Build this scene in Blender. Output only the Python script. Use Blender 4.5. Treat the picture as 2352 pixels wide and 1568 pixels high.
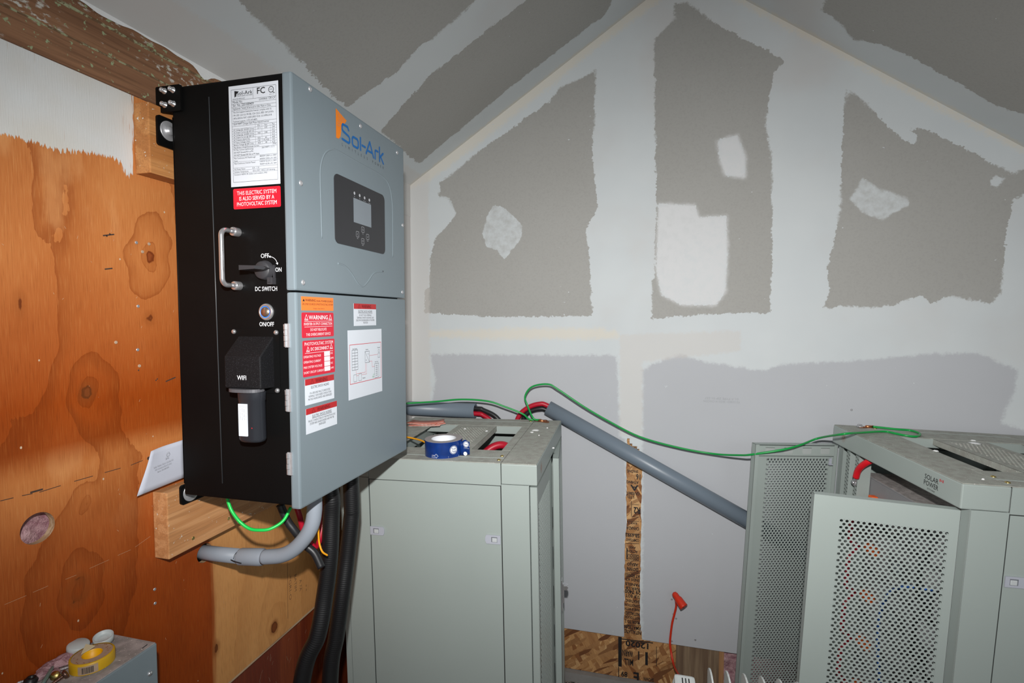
import bpy, bmesh, math, random
import numpy as np
from mathutils import Vector as V, Matrix
random.seed(7)
SC = bpy.context.scene
COL = SC.collection
for o in list(bpy.data.objects): bpy.data.objects.remove(o)

# ------------------------------------------------------------------ camera, light, exposure
Z0 = 1.53                                    # camera height above the floor; geometry is written relative to it
F = 1182.0; CX, CY = 1176., 784.
vd = np.array([299., -59., F]); vd /= np.linalg.norm(vd)
dn = np.array([0, F*F/59., F]); dn /= np.linalg.norm(dn)
up = -dn; up -= up.dot(vd)*vd; up /= np.linalg.norm(up)
rt = np.cross(vd, up)
if rt[0] < 0: rt = -rt
RC = np.stack([rt, vd, up])
cam = bpy.data.cameras.new('camera'); co = bpy.data.objects.new('camera', cam); COL.objects.link(co)
M = Matrix.Identity(4)
for i in range(3):
    M[i][0] = RC[i, 0]; M[i][1] = -RC[i, 1]; M[i][2] = -RC[i, 2]
co.matrix_world = M
cam.sensor_width = 36; cam.lens = 36*F/2352; cam.clip_start = .02
SC.camera = co
W = bpy.data.worlds.new('world'); SC.world = W; W.use_nodes = True
W.node_tree.nodes['Background'].inputs[0].default_value = (.93, .97, 1, 1)
W.node_tree.nodes['Background'].inputs[1].default_value = .3
def lamp(name, kind, loc, target, power, size, color=(1, 1, 1)):
    l = bpy.data.lights.new(name, kind); l.energy = power; l.color = color
    o = bpy.data.objects.new(name, l); COL.objects.link(o)
    o.location = loc; o.rotation_euler = (V(target)-V(loc)).to_track_quat('-Z', 'Y').to_euler()
    if kind == 'AREA': l.shape = 'DISK'; l.size = size
    if kind == 'SPOT': l.shadow_soft_size = size; l.spot_size = math.radians(118); l.spot_blend = .55
    return o
fl_ = lamp('flash_lamp', 'SPOT', (.0, -.04, .19), (-.12, 2., -.26), 152, .016, (1, .985, .96))
fl_.data.spot_size = math.radians(145); fl_.data.spot_blend = 1.; fl_.scale = (1, .47, 1)
lamp('fill_light', 'AREA', (1.5, -1.3, .5), (.2, 2., .1), 7, .9, (.93, .97, 1))  # soft ambient fill added behind the camera, not an actual lamp in the room
SC.view_settings.view_transform = 'Standard'; SC.view_settings.look = 'None'
SC.view_settings.gamma = 1; SC.view_settings.use_curve_mapping = False
SC.view_settings.exposure = 0.0

# ------------------------------------------------------------------ geometry helpers
def ray(px, py): return RC @ np.array([px-CX, py-CY, F])
def LX(px, py, x): d = ray(px, py); return V(d*(x/d[0]))
def LY(px, py, y): d = ray(px, py); return V(d*(y/d[1]))
def LZ(px, py, z): d = ray(px, py); return V(d*(z/d[2]))
def LP(px, py, o, n):
    d = V(ray(px, py)); return d*(V(o).dot(n)/d.dot(n))

def tag(o, label=None, cat=None, group=None, kind=None):
    for k, v in (('label', label), ('category', cat), ('group', group), ('kind', kind)):
        if v: o[k] = v
    return o
def empty(name, loc, label=None, cat=None, group=None, mat=None):
    o = bpy.data.objects.new(name, None); COL.objects.link(o); o.empty_display_size = .03
    if mat is not None: o.matrix_world = mat
    else: o.location = loc
    return tag(o, label, cat, group)
class MB:
    def __init__(s): s.v = []; s.f = []; s.sm = []
    def add(s, vs, fs, smooth=False):
        b = len(s.v); s.v += [tuple(p) for p in vs]; s.f += [tuple(b+i for i in f) for f in fs]; s.sm += [smooth]*len(fs); return s
    def box(s, lo, hi, bev=0, M=None):
        lo = V(lo); hi = V(hi); c = (lo+hi)/2; h = (hi-lo)/2; h = V((abs(h.x), abs(h.y), abs(h.z)))
        if bev:
            b = min(bev, min(h)*.9); bm = bmesh.new(); bmesh.ops.create_cube(bm, size=1, matrix=Matrix.Diagonal((2*h.x, 2*h.y, 2*h.z, 1)))
            bmesh.ops.bevel(bm, geom=bm.edges[:], offset=b, segments=2, affect='EDGES', profile=.6)
            vs = [v.co.copy() for v in bm.verts]; fs = [[v.index for v in f.verts] for f in bm.faces]; bm.free()
        else:
            vs = [V((x*h.x, y*h.y, z*h.z)) for x in (-1, 1) for y in (-1, 1) for z in (-1, 1)]
            fs = [(0, 1, 3, 2), (4, 6, 7, 5), (0, 4, 5, 1), (2, 3, 7, 6), (0, 2, 6, 4), (1, 5, 7, 3)]
        vs = [v+c for v in vs]
        if M: vs = [M @ v for v in vs]
        return s.add(vs, fs, False)
    def tube(s, pts, r, n=12, cap=True, spline=True, sub=8, rfun=None, flat=None):
        P = [V(p) for p in pts]
        if spline and len(P) > 2:
            Q = []
            E = [P[0]*2-P[1]]+P+[P[-1]*2-P[-2]]
            for i in range(1, len(E)-2):
                for k in range(sub):
                    t = k/sub; a, b, c, d = E[i-1], E[i], E[i+1], E[i+2]
                    Q.append(.5*((2*b)+(c-a)*t+(2*a-5*b+4*c-d)*t*t+(3*b-a-3*c+d)*t**3))
            Q.append(P[-1]); P = Q
        L = 0; vs = []; fs = []; T0 = (P[1]-P[0]).normalized()
        N = T0.orthogonal().normalized()
        for i, p in enumerate(P):
            T = (P[min(i+1, len(P)-1)]-P[max(i-1, 0)]).normalized()
            N = (N-T*N.dot(T)).normalized(); B = T.cross(N)
            if i: L += (P[i]-P[i-1]).length
            rr = rfun(i/(len(P)-1), L) if rfun else r
            for k in range(n):
                a = 2*math.pi*k/n; vs.append(p+(N*math.cos(a)+B*math.sin(a))*rr)
        m = len(P)
        for i in range(m-1):
            for k in range(n):
                fs.append((i*n+k, i*n+(k+1) % n, (i+1)*n+(k+1) % n, (i+1)*n+k))
        s.add(vs, fs, True)
        if cap:
            b = len(s.v)-m*n
            s.f.append(tuple(b+k for k in reversed(range(n)))); s.f.append(tuple(b+(m-1)*n+k for k in range(n))); s.sm += [False, False]
        return s
    def lathe(s, c, axis, prof, n=24, smooth=True):      # prof: (radius, height) along axis
        ax = V(axis).normalized(); a = ax.orthogonal().normalized(); b = ax.cross(a); c = V(c); vs = []; fs = []
        for r, h in prof:
            for k in range(n):
                t = 2*math.pi*k/n; vs.append(c+ax*h+(a*math.cos(t)+b*math.sin(t))*max(r, 1e-5))
        for i in range(len(prof)-1):
            for k in range(n): fs.append((i*n+k, i*n+(k+1) % n, (i+1)*n+(k+1) % n, (i+1)*n+k))
        return s.add(vs, fs, smooth)
    def cyl(s, c, axis, r, h, n=20, bev=0):
        if bev: return s.lathe(c, axis, [(0, 0), (r, 0), (r, h-bev), (r-bev, h), (0, h)], n, False)
        return s.lathe(c, axis, [(0, 0), (r, 0), (r, h), (0, h)], n, False)
    def prism(s, poly, d):                                # poly of 3D points pushed along d
        n = len(poly); d = V(d); P = [V(p) for p in poly]
        return s.add(P+[p+d for p in P], [tuple(range(n)), tuple(reversed(range(n, 2*n)))]+[(i, i+n, (i+1) % n+n, (i+1) % n) for i in range(n)])
    def build(s, name, mat, parent=None, local=False, kind=None, label=None, fix=True):
        me = bpy.data.meshes.new(name); me.from_pydata(s.v, [], s.f)
        me.polygons.foreach_set('use_smooth', s.sm)
        if fix:
            bm = bmesh.new(); bm.from_mesh(me); bmesh.ops.recalc_face_normals(bm, faces=bm.faces[:]); bm.to_mesh(me); bm.free()
        me.materials.append(mat)
        o = bpy.data.objects.new(name, me); COL.objects.link(o)
        if parent is not None:
            o.parent = parent
            if not local: o.matrix_parent_inverse = world_of(parent).inverted()
        return tag(o, label, kind=kind)
def world_of(o):
    m = o.matrix_basis.copy()
    if o.parent: m = world_of(o.parent) @ o.matrix_parent_inverse @ m
    return m
def origin(o, p):                                         # put a mesh thing's origin on itself
    p = V(p); o.data.transform(Matrix.Translation(-p)); o.location = p; return o

class Pl:                                                 # a drawing plane: u right, v up, n out
    tick = 0
    def __init__(s, o, u, v, n): s.o = V(o); s.u = V(u); s.v = V(v); s.n = V(n)
    def p(s, u, v, h=0): return s.o+s.u*u+s.v*v+s.n*h
    def sub(s, u0, v0, w=1, h=1): return Pl(s.p(u0, v0), s.u*w, s.v*h, s.n)
    def rect(s, mb, a, b, c, d, h=.0003): mb.add([s.p(a, b, h), s.p(c, b, h), s.p(c, d, h), s.p(a, d, h)], [(0, 1, 2, 3)])
    def slab(s, mb, a, b, c, d, h0, h1, r=0, n=4):
        pts = rrect(a, b, c, d, r, n) if r else [(a, b), (c, b), (c, d), (a, d)]
        mb.prism([s.p(x, y, h0) for x, y in pts], s.n*(h1-h0))
    def poly(s, mb, pts, h=.0003): mb.add([s.p(x, y, h) for x, y in pts], [tuple(range(len(pts)))])
    def line(s, mb, pts, w, h=.0004, close=False):
        pts = [V((a, b)) for a, b in pts]
        if close: pts = pts+[pts[0]]
        sx = s.u.length; sy = s.v.length
        for a, b in zip(pts, pts[1:]):
            A = V((a.x*sx, a.y*sy)); B = V((b.x*sx, b.y*sy)); d = B-A
            if d.length < 1e-9: continue
            t = V((-d.y, d.x)).normalized()*w/2
            Pl.tick = (Pl.tick+1) % 3; hh = h+Pl.tick*.00005
            q = [A+t, A-t, B-t, B+t]; mb.add([s.p(k.x/sx, k.y/sy, hh) for k in q], [(0, 1, 2, 3)])
    def frame(s, mb, a, b, c, d, w, h=.0004): s.line(mb, [(a, b), (c, b), (c, d), (a, d)], w, h, True)
    def disc(s, mb, u, v, r, h=.0003, n=20, r0=0):
        sx = s.u.length; sy = s.v.length
        o = [(u+r*math.cos(2*math.pi*k/n)/sx, v+r*math.sin(2*math.pi*k/n)/sy) for k in range(n)]
        if not r0: return s.poly(mb, o, h)
        i = [(u+r0*math.cos(2*math.pi*k/n)/sx, v+r0*math.sin(2*math.pi*k/n)/sy) for k in range(n)]
        mb.add([s.p(x, y, h) for x, y in o+i], [(k, (k+1) % n, n+(k+1) % n, n+k) for k in range(n)])
    def text(s, mb, t, u, v, height, width=None, al='c', h=.0005, bold=0, flip=False, vert=False):
        vs, fs, w, y0, y1 = glyphs(t, bold)               # metres for height; width optional
        sx = s.u.length; sy = s.v.length; k = height/.70; kx = (width/w) if width else k
        if vert: pass
        out = []
        for x, y in vs:
            X = x*kx; Y = y*k
            if al == 'c': X -= w*kx/2
            if al == 'r': X -= w*kx
            if flip: X, Y = -X, -Y+height
            if vert: X, Y = Y, -X
            out.append(s.p(u+X/sx, v+Y/sy, h))
        mb.add(out, fs)
_g = {}
def glyphs(t, bold=0):
    if 'M' in t and bold < .05: bold = 0
    if (t, bold) in _g: return _g[(t, bold)]
    c = bpy.data.curves.new('t', 'FONT'); c.body = t; c.resolution_u = 2; c.offset = bold*.4
    o = bpy.data.objects.new('t', c); me = bpy.data.meshes.new_from_object(o)
    vs = [(v.co.x, v.co.y) for v in me.vertices]; fs = [tuple(p.vertices) for p in me.polygons]
    xs = [v[0] for v in vs] or [0, 1]; ys = [v[1] for v in vs] or [0, 1]; x0 = min(xs)
    vs = [(x-x0, y) for x, y in vs]; r = (vs, fs, max(xs)-x0, min(ys), max(ys))
    bpy.data.meshes.remove(me); bpy.data.objects.remove(o); bpy.data.curves.remove(c); _g[(t, bold)] = r; return r
def rrect(a, b, c, d, r, n=4):
    o = []
    for cx, cy, t0 in ((c-r, d-r, 0), (a+r, d-r, 90), (a+r, b+r, 180), (c-r, b+r, 270)):
        for k in range(n+1):
            t = math.radians(t0+90*k/n); o.append((cx+r*math.cos(t), cy+r*math.sin(t)))
    return o

# ------------------------------------------------------------------ materials
class NT:
    def __init__(s, name):
        s.m = bpy.data.materials.new(name); s.m.use_nodes = True; s.t = s.m.node_tree; s.b = s.t.nodes['Principled BSDF']
        s._obj = None
    def n(s, typ, **kw):
        x = s.t.nodes.new(typ)
        for k, v in kw.items():
            if k.startswith('i_'):
                k = k[2:]; k = int(k) if k.isdigit() else k
                s.link(v, x.inputs[k])
            else: setattr(x, k, v)
        return x
    def link(s, v, inp):
        if isinstance(v, bpy.types.NodeSocket): s.t.links.new(v, inp)
        elif isinstance(v, (tuple, list)) and len(v) == 3 and inp.type == 'RGBA': inp.default_value = (*v, 1)
        else: inp.default_value = v
    def obj(s):
        if s._obj is None: s._obj = s.n('ShaderNodeTexCoord').outputs['Object']
        return s._obj
    def scale(s, x, y, z, rot=(0, 0, 0), vec=None):
        m = s.n('ShaderNodeMapping', i_Vector=vec or s.obj()); m.inputs['Scale'].default_value = (x, y, z); m.inputs['Rotation'].default_value = rot; return m.outputs[0]
    def noise(s, scale, detail=3, vec=None, rough=.5):
        x = s.n('ShaderNodeTexNoise', i_Vector=vec or s.obj()); x.inputs['Scale'].default_value = scale; x.inputs['Detail'].default_value = detail; x.inputs['Roughness'].default_value = rough; return x.outputs['Fac']
    def math(s, op, a, b=0., c=None, clamp=False):
        x = s.n('ShaderNodeMath', operation=op, use_clamp=clamp); s.link(a, x.inputs[0]); s.link(b, x.inputs[1])
        if c is not None: s.link(c, x.inputs[2])
        return x.outputs[0]
    def mr(s, v, a, b, c=0., d=1., smooth=True):
        x = s.n('ShaderNodeMapRange', interpolation_type='SMOOTHSTEP' if smooth else 'LINEAR'); s.link(v, x.inputs[0])
        for i, q in enumerate((a, b, c, d)): s.link(q, x.inputs[i+1])
        return x.outputs[0]
    def mix(s, f, a, b, bt='MIX'):
        x = s.n('ShaderNodeMix', data_type='RGBA', blend_type=bt); s.link(f, x.inputs[0]); s.link(a, x.inputs[6]); s.link(b, x.inputs[7]); return x.outputs[2]
    def attr(s, name): 
        a = s.n('ShaderNodeAttribute', attribute_name=name); sp = s.n('ShaderNodeSeparateColor', i_0=a.outputs['Color']); return sp.outputs[0], sp.outputs[1], sp.outputs[2], a.outputs['Alpha']
    def bump(s, h, st=.3, d=.001):
        x = s.n('ShaderNodeBump'); x.inputs['Strength'].default_value = st; x.inputs['Distance'].default_value = d; s.link(h, x.inputs['Height']); s.t.links.new(x.outputs[0], s.b.inputs['Normal'])
    def out(s, col, rough=.5, metal=0., spec=None):
        s.link(col, s.b.inputs['Base Color']); s.link(rough, s.b.inputs['Roughness']); s.b.inputs['Metallic'].default_value = metal
        if spec is not None: s.b.inputs['Specular IOR Level'].default_value = spec
        return s.m
def srgb(r, g, b): return tuple(((c/255)/12.92 if c/255 < .04045 else ((c/255+.055)/1.055)**2.4) for c in (r, g, b))
def plain(name, col, rough=.5, metal=0., var=.06, sc=30, bump=0, bs=400, spec=None):
    t = NT(name); f = t.noise(sc, 4); c = t.mix(f, tuple(x*(1-var) for x in col), tuple(min(1, x*(1+var)) for x in col))
    if bump: t.bump(t.noise(bs, 2), bump, .0006)
    return t.out(c, rough, metal, spec)
def wood(name, c1, c2, axis=1, rough=.7, ring=60, specks=0, across=(0, 0, 1)):
    t = NT(name); sc = [1, 1, 1]; sc[axis] = .05
    v = t.scale(*sc); n = t.noise(14, 4, v)
    r = t.math('SINE', t.math('MULTIPLY_ADD', n, ring, 0.)); r = t.mr(r, -1., 1.)
    fine = t.noise(350, 3, t.scale(*[1 if i != axis else .03 for i in range(3)]))
    c = t.mix(r, c1, c2); c = t.mix(t.mr(fine, .35, .7), c, tuple(x*.72 for x in c1), 'MIX') if False else t.mix(t.math('MULTIPLY', t.mr(fine, .4, .75), .45), c, tuple(x*.55 for x in c1))
    t.bump(fine, .35, .001)
    if specks:
        k = t.mr(t.noise(160, 2), .70, .74); c = t.mix(k, c, (.7, .68, .6))
    return t.out(c, rough)
cab_col = (.345, .395, .375)
m_cab = plain('cabinet_enamel', cab_col, .42, var=.03, sc=6, bump=.08, bs=900)
m_cabdark = plain('cabinet_inner_shadow_gap', (.03, .034, .032), .7)
t = NT('dusty_enamel'); d = t.mr(t.noise(40, 5), .35, .7); sp = t.mr(t.noise(260, 2), .66, .72)
c = t.mix(d, (.36, .375, .335), (.30, .295, .265)); c = t.mix(t.math('MULTIPLY', t.mr(t.noise(9, 4), .5, .8), .5), c, (.5, .49, .46)); c = t.mix(sp, c, (.75, .74, .7)); t.bump(t.noise(300, 3), .4, .001)
m_dust = t.out(c, .8)
m_grey = plain('inverter_grey_enamel', (.178, .22, .246), .38, var=.03, sc=8, bump=.06, bs=1500)
m_black = plain('black_powder_coat', (.0035, .0035, .0036), .5, var=.3, sc=10, bump=.05, bs=1200, spec=.12)
t = NT('textured_black_hood'); t.bump(t.noise(900, 2), .6, .001); m_hood = t.out(t.mix(t.mr(t.noise(700, 2), .58, .75), (.006, .006, .007), (.035, .035, .04)), .6, 0., .2)
m_blackplastic = plain('black_plastic', (.032, .032, .036), .5, bump=.2, bs=600)
m_dongle = plain('dark_translucent_plastic', (.02, .022, .027), .25)
m_rubber = plain('black_rubber', (.008, .008, .009), .42, bump=.15, bs=500)
m_white = plain('label_white', (.62, .66, .72), .35, var=.02)
m_redl = plain('label_red', (.55, .008, .03), .35, var=.03)
m_redb = plain('label_bright_red', (.75, .012, .03), .3, var=.03)
m_redd = plain('label_dark_red', (.42, .012, .015), .35, var=.05)
m_orange = plain('label_orange', (.82, .2, .03), .4, var=.03)
m_ink = plain('black_ink', (.012, .012, .014), .5)
m_inkred = plain('dark_ink_on_red', (.1, .008, .01), .5)
m_inkw = plain('white_ink', (.75, .77, .8), .5, var=.02)
m_inkg = plain('light_grey_ink', (.35, .36, .38), .5)
m_inkbrown = plain('brown_ink', (.3, .1, .035), .5)
m_inkr = plain('red_ink', (.55, .02, .03), .5)
m_blue = plain('logo_blue', (.005, .115, .36), .45, var=.03)
m_sun = plain('logo_orange', (.78, .2, .005), .45, var=.05)
m_panel = plain('screen_bezel_black', (.022, .022, .026), .35)
m_lcd = plain('lcd_grey', (.20, .23, .26), .3, var=.02)
m_chrome = plain('polished_steel', (.74, .74, .76), .18, .85, var=.05)
m_steel = plain('zinc_steel', (.5, .5, .52), .35, .55, var=.15, sc=200)
m_brass = plain('yellow_zinc', (.55, .42, .15), .35, 1., var=.2, sc=200)
m_copper = plain('copper', (.62, .24, .11), .35, 1., var=.2, sc=120)
m_pvc = plain('grey_pvc', (.165, .205, .25), .38, var=.05, sc=12, bump=.04)
m_pvc2 = plain('light_grey_pvc', (.29, .325, .375), .5, var=.04, sc=12)
m_green = plain('green_insulation', (.005, .30, .055), .35, var=.08)
m_greenl = plain('bright_green_insulation', (.01, .62, .09), .35, var=.06)
m_redw = plain('red_insulation', (.45, .006, .025), .42, var=.12, sc=60)
m_redboot = plain('bright_red_boot', (.7, .01, .02), .35)
m_yellw = plain('orange_yellow_insulation', (.85, .36, .01), .4)
m_blackw = plain('black_cable_jacket', (.014, .014, .016), .42, var=.3, sc=80, bump=.1)
m_orangec = plain('orange_cord_jacket', (.62, .03, .008), .45)
m_blk_hole = plain('black_void', (.004, .004, .004), .9)
m_batt = plain('battery_case_grey', (.25, .25, .26), .55, var=.05, bump=.1)
m_battd = plain('battery_panel_dark', (.05, .05, .055), .5)
m_bluew = plain('blue_network_cable', (.01, .09, .42), .4)
m_orterm = plain('orange_terminal', (.85, .12, .01), .4)
m_plaster = plain('plaster_white', (.78, .79, .79), .8, bump=.5, bs=300)
m_gyp = plain('gypsum_core', (.66, .65, .64), .9, bump=.5, bs=300)
m_latch = plain('lilac_grey_plastic', (.42, .44, .50), .4, var=.03)
m_paper = plain('white_paper', (.52, .54, .62), .7, var=.04, sc=25)
m_card = plain('reddish_printed_card', (.58, .2, .15), .6, var=.3, sc=120)
m_cardedge = plain('card_edge', (.6, .55, .5), .7)
m_tapeblue = plain('blue_tape', (.004, .03, .17), .28, var=.5, sc=50)
m_tapeside = plain('tape_edge_grey', (.34, .31, .31), .7, var=.2, sc=150)
m_core = plain('cardboard_core_white', (.74, .76, .8), .8)
m_yel = plain('mustard_plastic', (.62, .36, .01), .4, var=.15, sc=60)
m_yelin = plain('yellow_spool', (.85, .45, .0), .45)
m_rim = plain('dusty_beige_tape_face', (.42, .3, .21), .7, var=.2, sc=80)
m_capp = plain('pale_grey_plastic', (.5, .54, .54), .45)
m_cream = plain('cream_paper', (.72, .66, .42), .8)
m_boxm = plain('blue_grey_enamel', (.21, .255, .28), .45, var=.04, bump=.1)
t = NT('dusty_box_top'); c = t.mix(t.mr(t.noise(60, 5), .3, .7), (.25, .23, .22), (.40, .36, .35)); c = t.mix(t.mr(t.noise(300, 2), .66, .72), c, (.7, .66, .62)); m_boxtop = t.out(c, .85)
m_radi = plain('radiator_white', (.62, .65, .64), .4)
t = NT('pale_green_foam'); q_ = t.noise(60, 5, rough=.7); t.bump(q_, .8, .003); m_foam = t.out(t.mix(t.mr(q_, .46, .58), (.16, .09, .045), t.mix(t.noise(200, 2), (.26, .30, .15), (.46, .46, .30))), .9)
t = NT('pink_insulation'); v = t.noise(45, 6, rough=.7); t.bump(v, 1., .01); m_pink = t.out(t.mix(t.mr(v, .3, .7), (.28, .12, .15), (.62, .40, .42)), .95)
t = NT('gravel_floor'); vo = t.n('ShaderNodeTexVoronoi', i_Vector=t.obj()); vo.inputs['Scale'].default_value = 90; c = t.mix(vo.outputs['Color'], (.16, .13, .11), (.42, .37, .32)); t.bump(vo.outputs['Distance'], 1., .01); m_gravel = t.out(c, .95)
m_conc = plain('grey_concrete', (.26, .25, .24), .9, var=.2, bump=.6, bs=120)
m_fir = wood('fir_blocking', (.53, .24, .09), (.64, .32, .135), 1, .7, 46, 1)
m_fir2 = wood('fir_upper_block', (.44, .17, .045), (.56, .25, .08), 1, .7, 30, 1)
m_stud = wood('weathered_stud', (.16, .10, .06), (.26, .18, .11), 2, .85, 30)
m_redply = wood('red_stained_board', (.16, .022, .005), (.24, .045, .01), 2, .5, 12)
m_plyedge = wood('plywood_edge', (.40, .24, .13), (.55, .38, .24), 1, .8, 90)
# plates at the head of the wall, smeared with plaster
t = NT('old_brown_plate'); fine = t.noise(300, 3, t.scale(1, .03, 1)); n = t.noise(20, 3, t.scale(1, .06, 1))
c = t.mix(t.mr(n, .3, .7), (.17, .075, .035), (.30, .15, .075)); c = t.mix(t.math('MULTIPLY', t.mr(fine, .45, .7), .5), c, (.10, .045, .02))
sm = t.mr(t.noise(16, 6, t.scale(1, .4, 1), .7), .52, .60); sm2 = t.mr(t.noise(150, 4, t.scale(1, .5, 1)), .53, .64)
c = t.mix(t.math('MULTIPLY', sm, sm2), c, (.58, .56, .50)); c = t.mix(t.mr(t.noise(90, 4), .63, .68), c, (.30, .36, .20)); t.bump(fine, .4, .001)
m_plate = t.out(c, .8)

# OSB: long flakes in several directions
t = NT('strand_board')
def flakes(rot, sc, seed):
    v = t.scale(1, 1, 1, (0, rot, 0)); v = t.scale(sc, sc, sc*.22, vec=v); vo = t.n('ShaderNodeTexVoronoi', i_Vector=v); vo.inputs['Scale'].default_value = 1; vo.inputs['Randomness'].default_value = 1
    sp = t.n('ShaderNodeSeparateColor', i_0=vo.outputs['Color']); return sp.outputs[0], sp.outputs[1], vo.outputs['Distance']
a0, a1, ad = flakes(.5, 60, 1); b0, b1, bd = flakes(-.8, 52, 2); g0, g1, gd = flakes(2.2, 75, 3)
ca = t.mix(a0, (.22, .075, .02), (.60, .33, .13)); cb = t.mix(b0, (.36, .16, .05), (.66, .40, .18)); cg = t.mix(g0, (.14, .045, .012), (.50, .26, .10))
c = t.mix(t.mr(a1, .45, .5), ca, cb); c = t.mix(t.mr(g1, .55, .6), c, cg)
c = t.mix(t.math('MULTIPLY', t.mr(t.noise(500, 3, t.scale(1, 1, .1, vec=t.scale(1, 1, 1, (0, .6, 0)))), .45, .7), .35), c, (.16, .06, .02)); t.bump(ad, .4, .002)
m_osb = t.out(c, .7)

# ------------------------------------------------------------------ fields on surfaces
rs = np.random.RandomState(3)
_tab = rs.rand(64, 64)
def vn(x, y):
    xi = np.floor(x).astype(int); yi = np.floor(y).astype(int); fx = x-xi; fy = y-yi
    fx = fx*fx*(3-2*fx); fy = fy*fy*(3-2*fy); g = lambda a, b: _tab[a % 64, b % 64]
    return (g(xi, yi)*(1-fx)+g(xi+1, yi)*fx)*(1-fy)+(g(xi, yi+1)*(1-fx)+g(xi+1, yi+1)*fx)*fy
def sdf(P, poly):                                         # signed distance, positive inside
    Q = np.array(poly, float); d = np.full(len(P), 1e9); ins = np.zeros(len(P), bool)
    for a, b in zip(Q, np.roll(Q, -1, 0)):
        e = b-a; w = P-a; tt = np.clip((w@e)/(e@e+1e-12), 0, 1); d = np.minimum(d, np.hypot(*(w-tt[:, None]*e).T))
        c = ((a[1] > P[:, 1]) != (b[1] > P[:, 1])) & (P[:, 0] < (b[0]-a[0])*(P[:, 1]-a[1])/((b[1]-a[1]) if b[1] != a[1] else 1e-12)+a[0]); ins ^= c
    return np.where(ins, d, -d)
def put_attr(me, name, arr):
    at = me.color_attributes.new(name, 'FLOAT_COLOR', 'POINT'); at.data.foreach_set('color', arr.astype(np.float32).ravel())
def grid(name, us, vs, world, chans, mat, parent=None, keep=None, warp=None, extra=None, kind='structure'):
    U, Vv = np.meshgrid(us, vs); P = np.stack([U.ravel(), Vv.ravel()], 1); nu = len(us); nv = len(vs)
    if warp is not None: P = warp(P.reshape(nv, nu, 2)).reshape(-1, 2)
    ii, jj = np.meshgrid(np.arange(nu-1), np.arange(nv-1)); a = (jj*nu+ii).ravel(); Fq = np.stack([a, a+1, a+nu+1, a+nu], 1)
    if keep is not None: Fq = Fq[keep(P, Fq, ii.ravel(), jj.ravel())]
    faces = Fq.tolist()
    for eP, eF in (extra or []):
        b = len(P); P = np.concatenate([P, np.array(eP)]); faces += [[b+k for k in f] for f in eF]
    me = bpy.data.meshes.new(name); me.from_pydata(world(P).tolist(), [], faces)
    for nm, arr in chans(P).items(): put_attr(me, nm, arr)
    me.materials.append(mat); o = bpy.data.objects.new(name, me); COL.objects.link(o)
    if parent: o.parent = parent; o.matrix_parent_inverse = world_of(parent).inverted()
    return tag(o, kind=kind)
def holepatch(cu, cv, h, r, n=48):                        # square with a round hole
    sq = []; ci = []
    for k in range(n):
        a = 2*math.pi*(k+.5)/n; c, s = math.cos(a), math.sin(a); m = h/max(abs(c), abs(s)); sq.append((cu+c*m, cv+s*m)); ci.append((cu+c*r, cv+s*r))
    cor = [(cu+h, cv+h), (cu-h, cv+h), (cu-h, cv-h), (cu+h, cv-h)]
    P = sq+ci+cor; Fs = [(k, (k+1) % n, n+(k+1) % n, n+k) for k in range(n)]
    for q in range(4):
        k = int(n/8*(2*q+1))-1; Fs.append((k % n, 2*n+q, (k+1) % n))
    return P, Fs

# --- drywall material driven by where the compound was spread
def drywall(name):
    t = NT(name); p, b, y, k = t.attr('A'); k1, k2, k3, k4 = t.attr('B')
    n1 = t.noise(34, 6, rough=.62); n2 = t.noise(150, 4, rough=.6); n3 = t.noise(5, 3)
    rag = t.math('ADD', t.math('MULTIPLY_ADD', n1, .030, -.015), t.math('MULTIPLY_ADD', n2, .020, -.010))
    fe = t.mr(n3, .45, .65, .0008, .006)
    def mask(s, q=1.): 
        z = t.math('ADD', s, t.math('MULTIPLY', rag, q)); return t.mr(z, t.math('MULTIPLY', fe, -1.), fe)
    mud = t.mix(n3, (.56, .60, .62), (.64, .675, .685)); mud = t.mix(t.mr(t.noise(2.2, 4), .5, .75), mud, (.585, .585, .58))
    paper = t.mix(t.noise(3, 3), (.36, .355, .335), (.395, .392, .375)); paper = t.mix(t.math('MULTIPLY', t.mr(n2, .4, .8), .25), paper, (.25, .245, .23))
    board = t.mix(t.noise(4, 3), (.45, .465, .49), (.485, .50, .53))
    c = t.mix(t.mr(t.math('ADD', b, rag), -.006, .010), mud, board)
    c = t.mix(mask(p, 1.), c, paper)
    c = t.mix(t.math('MULTIPLY', mask(k1, .6), t.mr(n1, .2, .7, .35, .95)), c, mud)            # thin skim
    c = t.mix(t.math('MULTIPLY', t.mr(t.math('ADD', k2, t.math('MULTIPLY', rag, .6)), -.015, .012), t.mr(n1, .3, .6, .5, 1.)), c, (.66, .67, .68))
    c = t.mix(t.math('MULTIPLY', t.mr(t.math('ADD', y, t.math('MULTIPLY', rag, 1.4)), -.016, .012), .42), c, (.74, .64, .48))
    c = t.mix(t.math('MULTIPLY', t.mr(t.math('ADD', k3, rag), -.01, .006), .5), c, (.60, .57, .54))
    c = t.mix(t.mr(t.noise(60, 3), .765, .775), c, mud)
    t.bump(t.math('ADD', t.math('MULTIPLY', mask(p), -1.), t.math('MULTIPLY', n1, .6)), .25, .0012)
    return t.out(c, .85)
m_dry = drywall('taped_drywall')
YW = 2.09
def c8(l): return [(920+x*.6089, y*.6089) for x, y in l]
def wally(l): return [(LY(x, y, YW).x, LY(x, y, YW).z) for x, y in l]
PA = c8([(735,262),(733,375),(722,600),(745,775),(700,870),(712,960),(722,1192),(350,1195),(90,1178),(92,1095),(110,1080),(112,980),(130,900),(185,840),(210,805),(175,750),(145,740),(148,690),(250,610),(310,560),(400,500),(450,460),(560,385),(600,330),(680,295)])
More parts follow.
